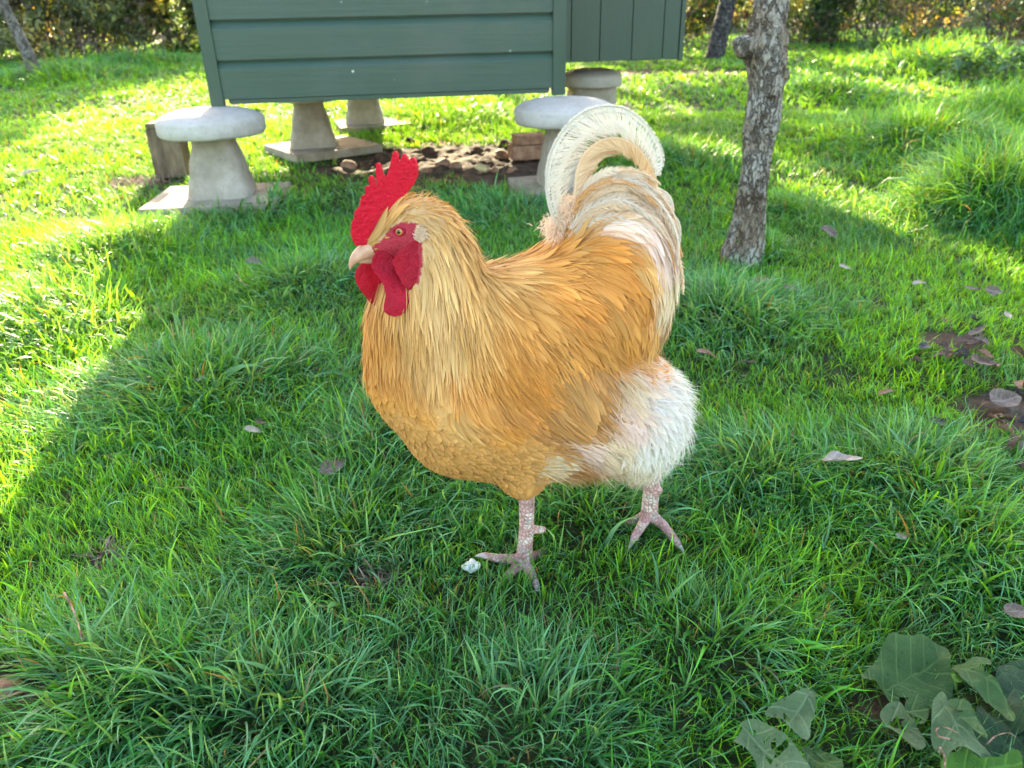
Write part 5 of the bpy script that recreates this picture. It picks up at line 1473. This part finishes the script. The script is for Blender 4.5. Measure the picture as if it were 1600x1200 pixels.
sheet('curly fresh green leaf at the bottom edge of the heap', [(1180, 1060), (1260, 1035), (1310, 1025), (1350, 1060), (1420, 1080), (1490, 1075), (1530, 1045), (1570, 1050), (1595, 1110), (1590, 1200), (1180, 1200)], g0 + .052, 'fresh', 8, amp=.012, vein_from=(1150, 1150))
sheet('crumpled grey leaf half buried between the two groups of leaves', [(860, 860), (960, 830), (1000, 870), (1080, 960), (1110, 1040), (1060, 1060), (980, 1010), (890, 950)], g0 + .030, 'silver', 9, amp=.016, holes=[(960, 930, 7)])
sheet('grey green leaf with a pointed top, left of the heap', [(535, 770), (550, 830), (545, 900), (520, 930), (530, 990), (500, 1010), (400, 930), (350, 905), (290, 900), (310, 860), (400, 825), (470, 800)], g1 + .052, 'silver', 10, vein_from=(530, 780), tiltv=(0, .08), holes=[(405, 910, 3)])
sheet('long holed leaf at the bottom edge left of the heap', [(175, 912), (250, 920), (300, 955), (370, 1000), (430, 1045), (500, 1110), (560, 1200), (300, 1200), (270, 1100), (220, 1040), (150, 1015), (140, 995), (190, 960)], g1 + .048, 'silver', 11, vein_from=(180, 930), holes=[(365, 1055, 7), (300, 1010, 2.5), (240, 965, 3), (330, 1090, 3)])
sheet('narrow grey green leaf strip beside the holed leaf at the bottom', [(470, 1020), (560, 1040), (640, 1100), (700, 1200), (560, 1200), (500, 1110)], g1 + .040, 'dock', 14, vein_from=(470, 1020))
# wilted stalk loop
def wire(name, label, pts, r, mat, cat, z):
    q = spline(pts, 60); W = np.array([G(a, b, z + .006 * math.sin(i * .3)) for i, (a, b) in enumerate(q)]); c = W.mean(0)
    V, F = tube(W, np.linspace(r, r * .5, 60), 8); o = np_mesh(name, V - c, F, mat); o.location = tuple(c); tag(o, label, cat); return o
m = NT('dry_stalk'); MAT_STALK = m.pbr(m.ramp(m.noise(60, 3, .6, m.obj()), [(.3, (.16, .09, .06)), (.7, (.34, .24, .17))]), .7, .3)
def c6(X, Y): return (1100 + X / 3.2, 850 + Y / 3.2)
wire('stalk', 'thin pinkish stalk curled on the silver leaf', [c6(1225, 975), c6(1170, 960), c6(1165, 925), c6(1210, 918), c6(1270, 945)], .0011, MAT_STALK, 'stalk', g0 + .072)
wire('stalk', 'brown stalk sticking down below the silver leaf', [c6(1180, 1020), c6(1205, 1070), c6(1200, 1130)], .0014, MAT_STALK, 'stalk', g0 + .066)
wire('stalk', 'fine pale tendril at the right of the silver leaf', [c6(1415, 1000), c6(1460, 960), c6(1520, 945), c6(1560, 965)], .0008, MAT_STALK, 'stalk', g0 + .074)
# straw coloured stems in the grass
for (lb, a) in [('dry straw stem standing in the grass at the lower left', [(100, 926), (113, 950), (122, 975), (128, 1000)]), ('pale bent stem in the shaded grass left of the beak', [(368, 428), (378, 440), (386, 448)])]:
    wire('stalk', lb, a, .0016, MAT_STALK, 'stalk', .085)
rs = np.random.default_rng(31)
for i in range(30):
    px, py = (rs.normal(1500, 45), rs.normal(540, 24)) if i < 16 else (rs.normal(1578, 22), rs.normal(655, 34))
    small_leaf('dead leaf scrap mixed with the soil at the right edge', min(px, 1605), py, rs.uniform(.022, .05), rs.uniform(.014, .028), rs.uniform(-3, 3), ['brown', 'grey', 'slate', 'brown', 'tan'][i % 5], 300 + i, tilt=rs.normal(0, .35), lift=.030, curl=rs.uniform(.3, .8), group='dead leaf scraps on the soil')
# white dropping
m = NT('dropping'); v = m.obj(); MAT_DROP = m.pbr(m.ramp(m.noise(120, 4, .6, v), [(.35, (.30, .36, .33)), (.6, (.72, .74, .72))]), .5, .4, m.bump(m.noise(150, 4, .6, v), .6, .002))
p = on_ground(737, 884, .022); bm = bmesh.new(); bmesh.ops.create_icosphere(bm, subdivisions=4, radius=.011)
for vtx in bm.verts:
    n = vtx.co.normalized(); k = 1 + .5 * (float(vn(n.x + 3, n.y + n.z, .5, 3)) - .5) + .25 * (float(vn(n.x, n.z, .2, 5)) - .5); vtx.co = vtx.co * k; vtx.co.z *= .7; vtx.co.x *= 1.15
o = bm_obj('dropping', bm, MAT_DROP, None, True); o.location = tuple(p); tag(o, 'small white bird dropping in the grass by the front toes', 'dropping')
# stones in the bare soil under the coop
m = NT('field_stone'); v = m.obj(); MAT_PEB = m.pbr(m.ramp(m.noise(22, 5, .6, v), [(.3, (.13, .070, .040)), (.55, (.26, .150, .090)), (.75, (.38, .25, .155))]), .85, .3, m.bump(m.noise(60, 5, .65, v), .6, .006))
m = NT('yellow_stone'); v = m.obj(); MAT_PEBY = m.pbr(m.ramp(m.noise(22, 5, .6, v), [(.3, (.40, .34, .15)), (.7, (.58, .50, .24))]), .8, .3, m.bump(m.noise(60, 5, .65, v), .5, .005))
m = NT('dark_clod'); v = m.obj(); MAT_CLOD = m.pbr(m.ramp(m.noise(22, 5, .6, v), [(.3, (.035, .022, .015)), (.7, (.11, .07, .045))]), .95, .2, m.bump(m.noise(60, 6, .7, v), .9, .010))
def stone(label, px, py, size, seed, mat, squ=.65, group='stones in the bare soil', cat='stone', name='stone'):
    rs = np.random.default_rng(seed); p = on_ground(px, py, 0.0)
    bm = bmesh.new(); bmesh.ops.create_icosphere(bm, subdivisions=4, radius=1)
    C4 = rs.normal(0, 1, (9, 3)); C4 /= np.linalg.norm(C4, axis=1, keepdims=True); cut = rs.uniform(.62, .9, 9)
    for vt in bm.verts:
        n = np.array(vt.co); d = 1.0
        for c_, k in zip(C4, cut):
            q = n @ c_
            if q > k: d = min(d, k / q + .02)
        n = n * d * (1 + .08 * (float(vn(n[0] + 5, n[1] + n[2] * 2, .35, seed)) - .5)); vt.co = Vector(n)
    s = size * np.array([1, rs.uniform(.65, 1), squ])
    bmesh.ops.transform(bm, matrix=Matrix.Diagonal((*s, 1)), verts=bm.verts[:])
    o = bm_obj(name, bm, mat, None, True); o.location = (p[0], p[1], p[2] + s[2] * .25); o.rotation_euler = (rs.normal(0, .15), rs.normal(0, .15), rs.uniform(0, 6))
    tag(o, label, cat, group); return o
ST = [('yellow stone, the brightest in the sunny soil', 752, 266, .045, MAT_PEBY), ('smooth brown stone in the sunny soil left of the right front stone', 783, 246, .055, MAT_PEB), ('small pale stone right of the yellow one', 772, 268, .030, MAT_PEB),
      ('grey brown stone in the soil behind the comb', 545, 262, .050, MAT_PEB), ('small white stone at the far edge of the soil patch', 730, 213, .030, MAT_PEBY), ('pale stone beside the white one at the far edge of the soil', 716, 216, .028, MAT_PEB),
      ('reddish stone in the middle of the sunny soil', 712, 262, .040, MAT_PEB), ('flat stone lying left of the reddish one', 692, 258, .045, MAT_PEB), ('small stone near the grass edge behind the comb', 668, 268, .028, MAT_PEB), ('stone closest to the foot of the right front stone', 800, 268, .032, MAT_PEB),
      ('dark clod at the left end of the soil patch', 522, 275, .045, MAT_CLOD), ('dark clod behind the comb tips', 600, 250, .055, MAT_CLOD), ('dark clod in the shade right of the comb', 668, 240, .05, MAT_CLOD),
      ('large dark clod near the far edge of the soil', 640, 225, .055, MAT_CLOD), ('dark clod left of the smooth brown stone', 745, 238, .045, MAT_CLOD), ('dark clod under the right part of the coop', 790, 228, .05, MAT_CLOD)]
for i, (lb, px, py, s, mt) in enumerate(ST): stone(lb, px, py, s, 70 + i, mt)
rs = np.random.default_rng(9)
for i in range(46):
    px = rs.uniform(515, 835); py = rs.uniform(228, 278)
    stone('small crumb of earth in the bare soil under the coop', px, py, rs.uniform(.008, .022), 200 + i, MAT_PEB if rs.random() < .45 else MAT_CLOD, squ=.45, group='small crumbs of earth')
p = on_ground(824, 250); bm = bmesh.new(); add_box(bm, (0, 0, .05), (.20, .14, .075), bev=.008); add_box(bm, (.01, .01, .115), (.17, .12, .05), bev=.008)
o = bm_obj('brick_pile', bm, MAT_PEB); o.location = tuple(p); o.rotation_euler = (0, 0, .2); tag(o, 'two stacked brown bricks left of the right front stone foot', 'bricks')
p = on_ground(4, 1085, .02); stone('pale stone at the left edge near the big tussock', 0, 1090, .03, 777, MAT_PEB, cat='stone')
m = NT('dry_blade'); MAT_DRY = m.pbr(m.attr('Col'), .7, .2, None, .2, m.attr('Col'))
# dead grass clump by the left stone
def drygrass(label, px, py, n, r, L, seed):
    rs = np.random.default_rng(seed); b = on_ground(px, py); x = b[0] + rs.normal(0, r, n); y = b[1] + rs.normal(0, r * .7, n)
    col = np.array([.17, .13, .10]) * rs.lognormal(0, .25, n)[:, None]
    V, F, C = blades(x, y, rs.uniform(.5, 1, n) * L, np.full(n, .005), rs.uniform(-3, 3, n), rs.uniform(.2, 1.0, n), rs.uniform(.3, 1.4, n), col, 4)
    o = np_mesh('dry_tuft', V - b, F, MAT_DRY, cols=C); o.location = tuple(b); tag(o, label, 'dry tuft'); return o
drygrass('withered brown tuft left of the left front stone', 215, 292, 260, .09, .10, 3)
drygrass('small withered tuft in the short grass at the lower left', 172, 868, 60, .012, .05, 4)
drygrass('dry straw tangle on the bare spot left of the front leg', 590, 905, 70, .02, .05, 5)
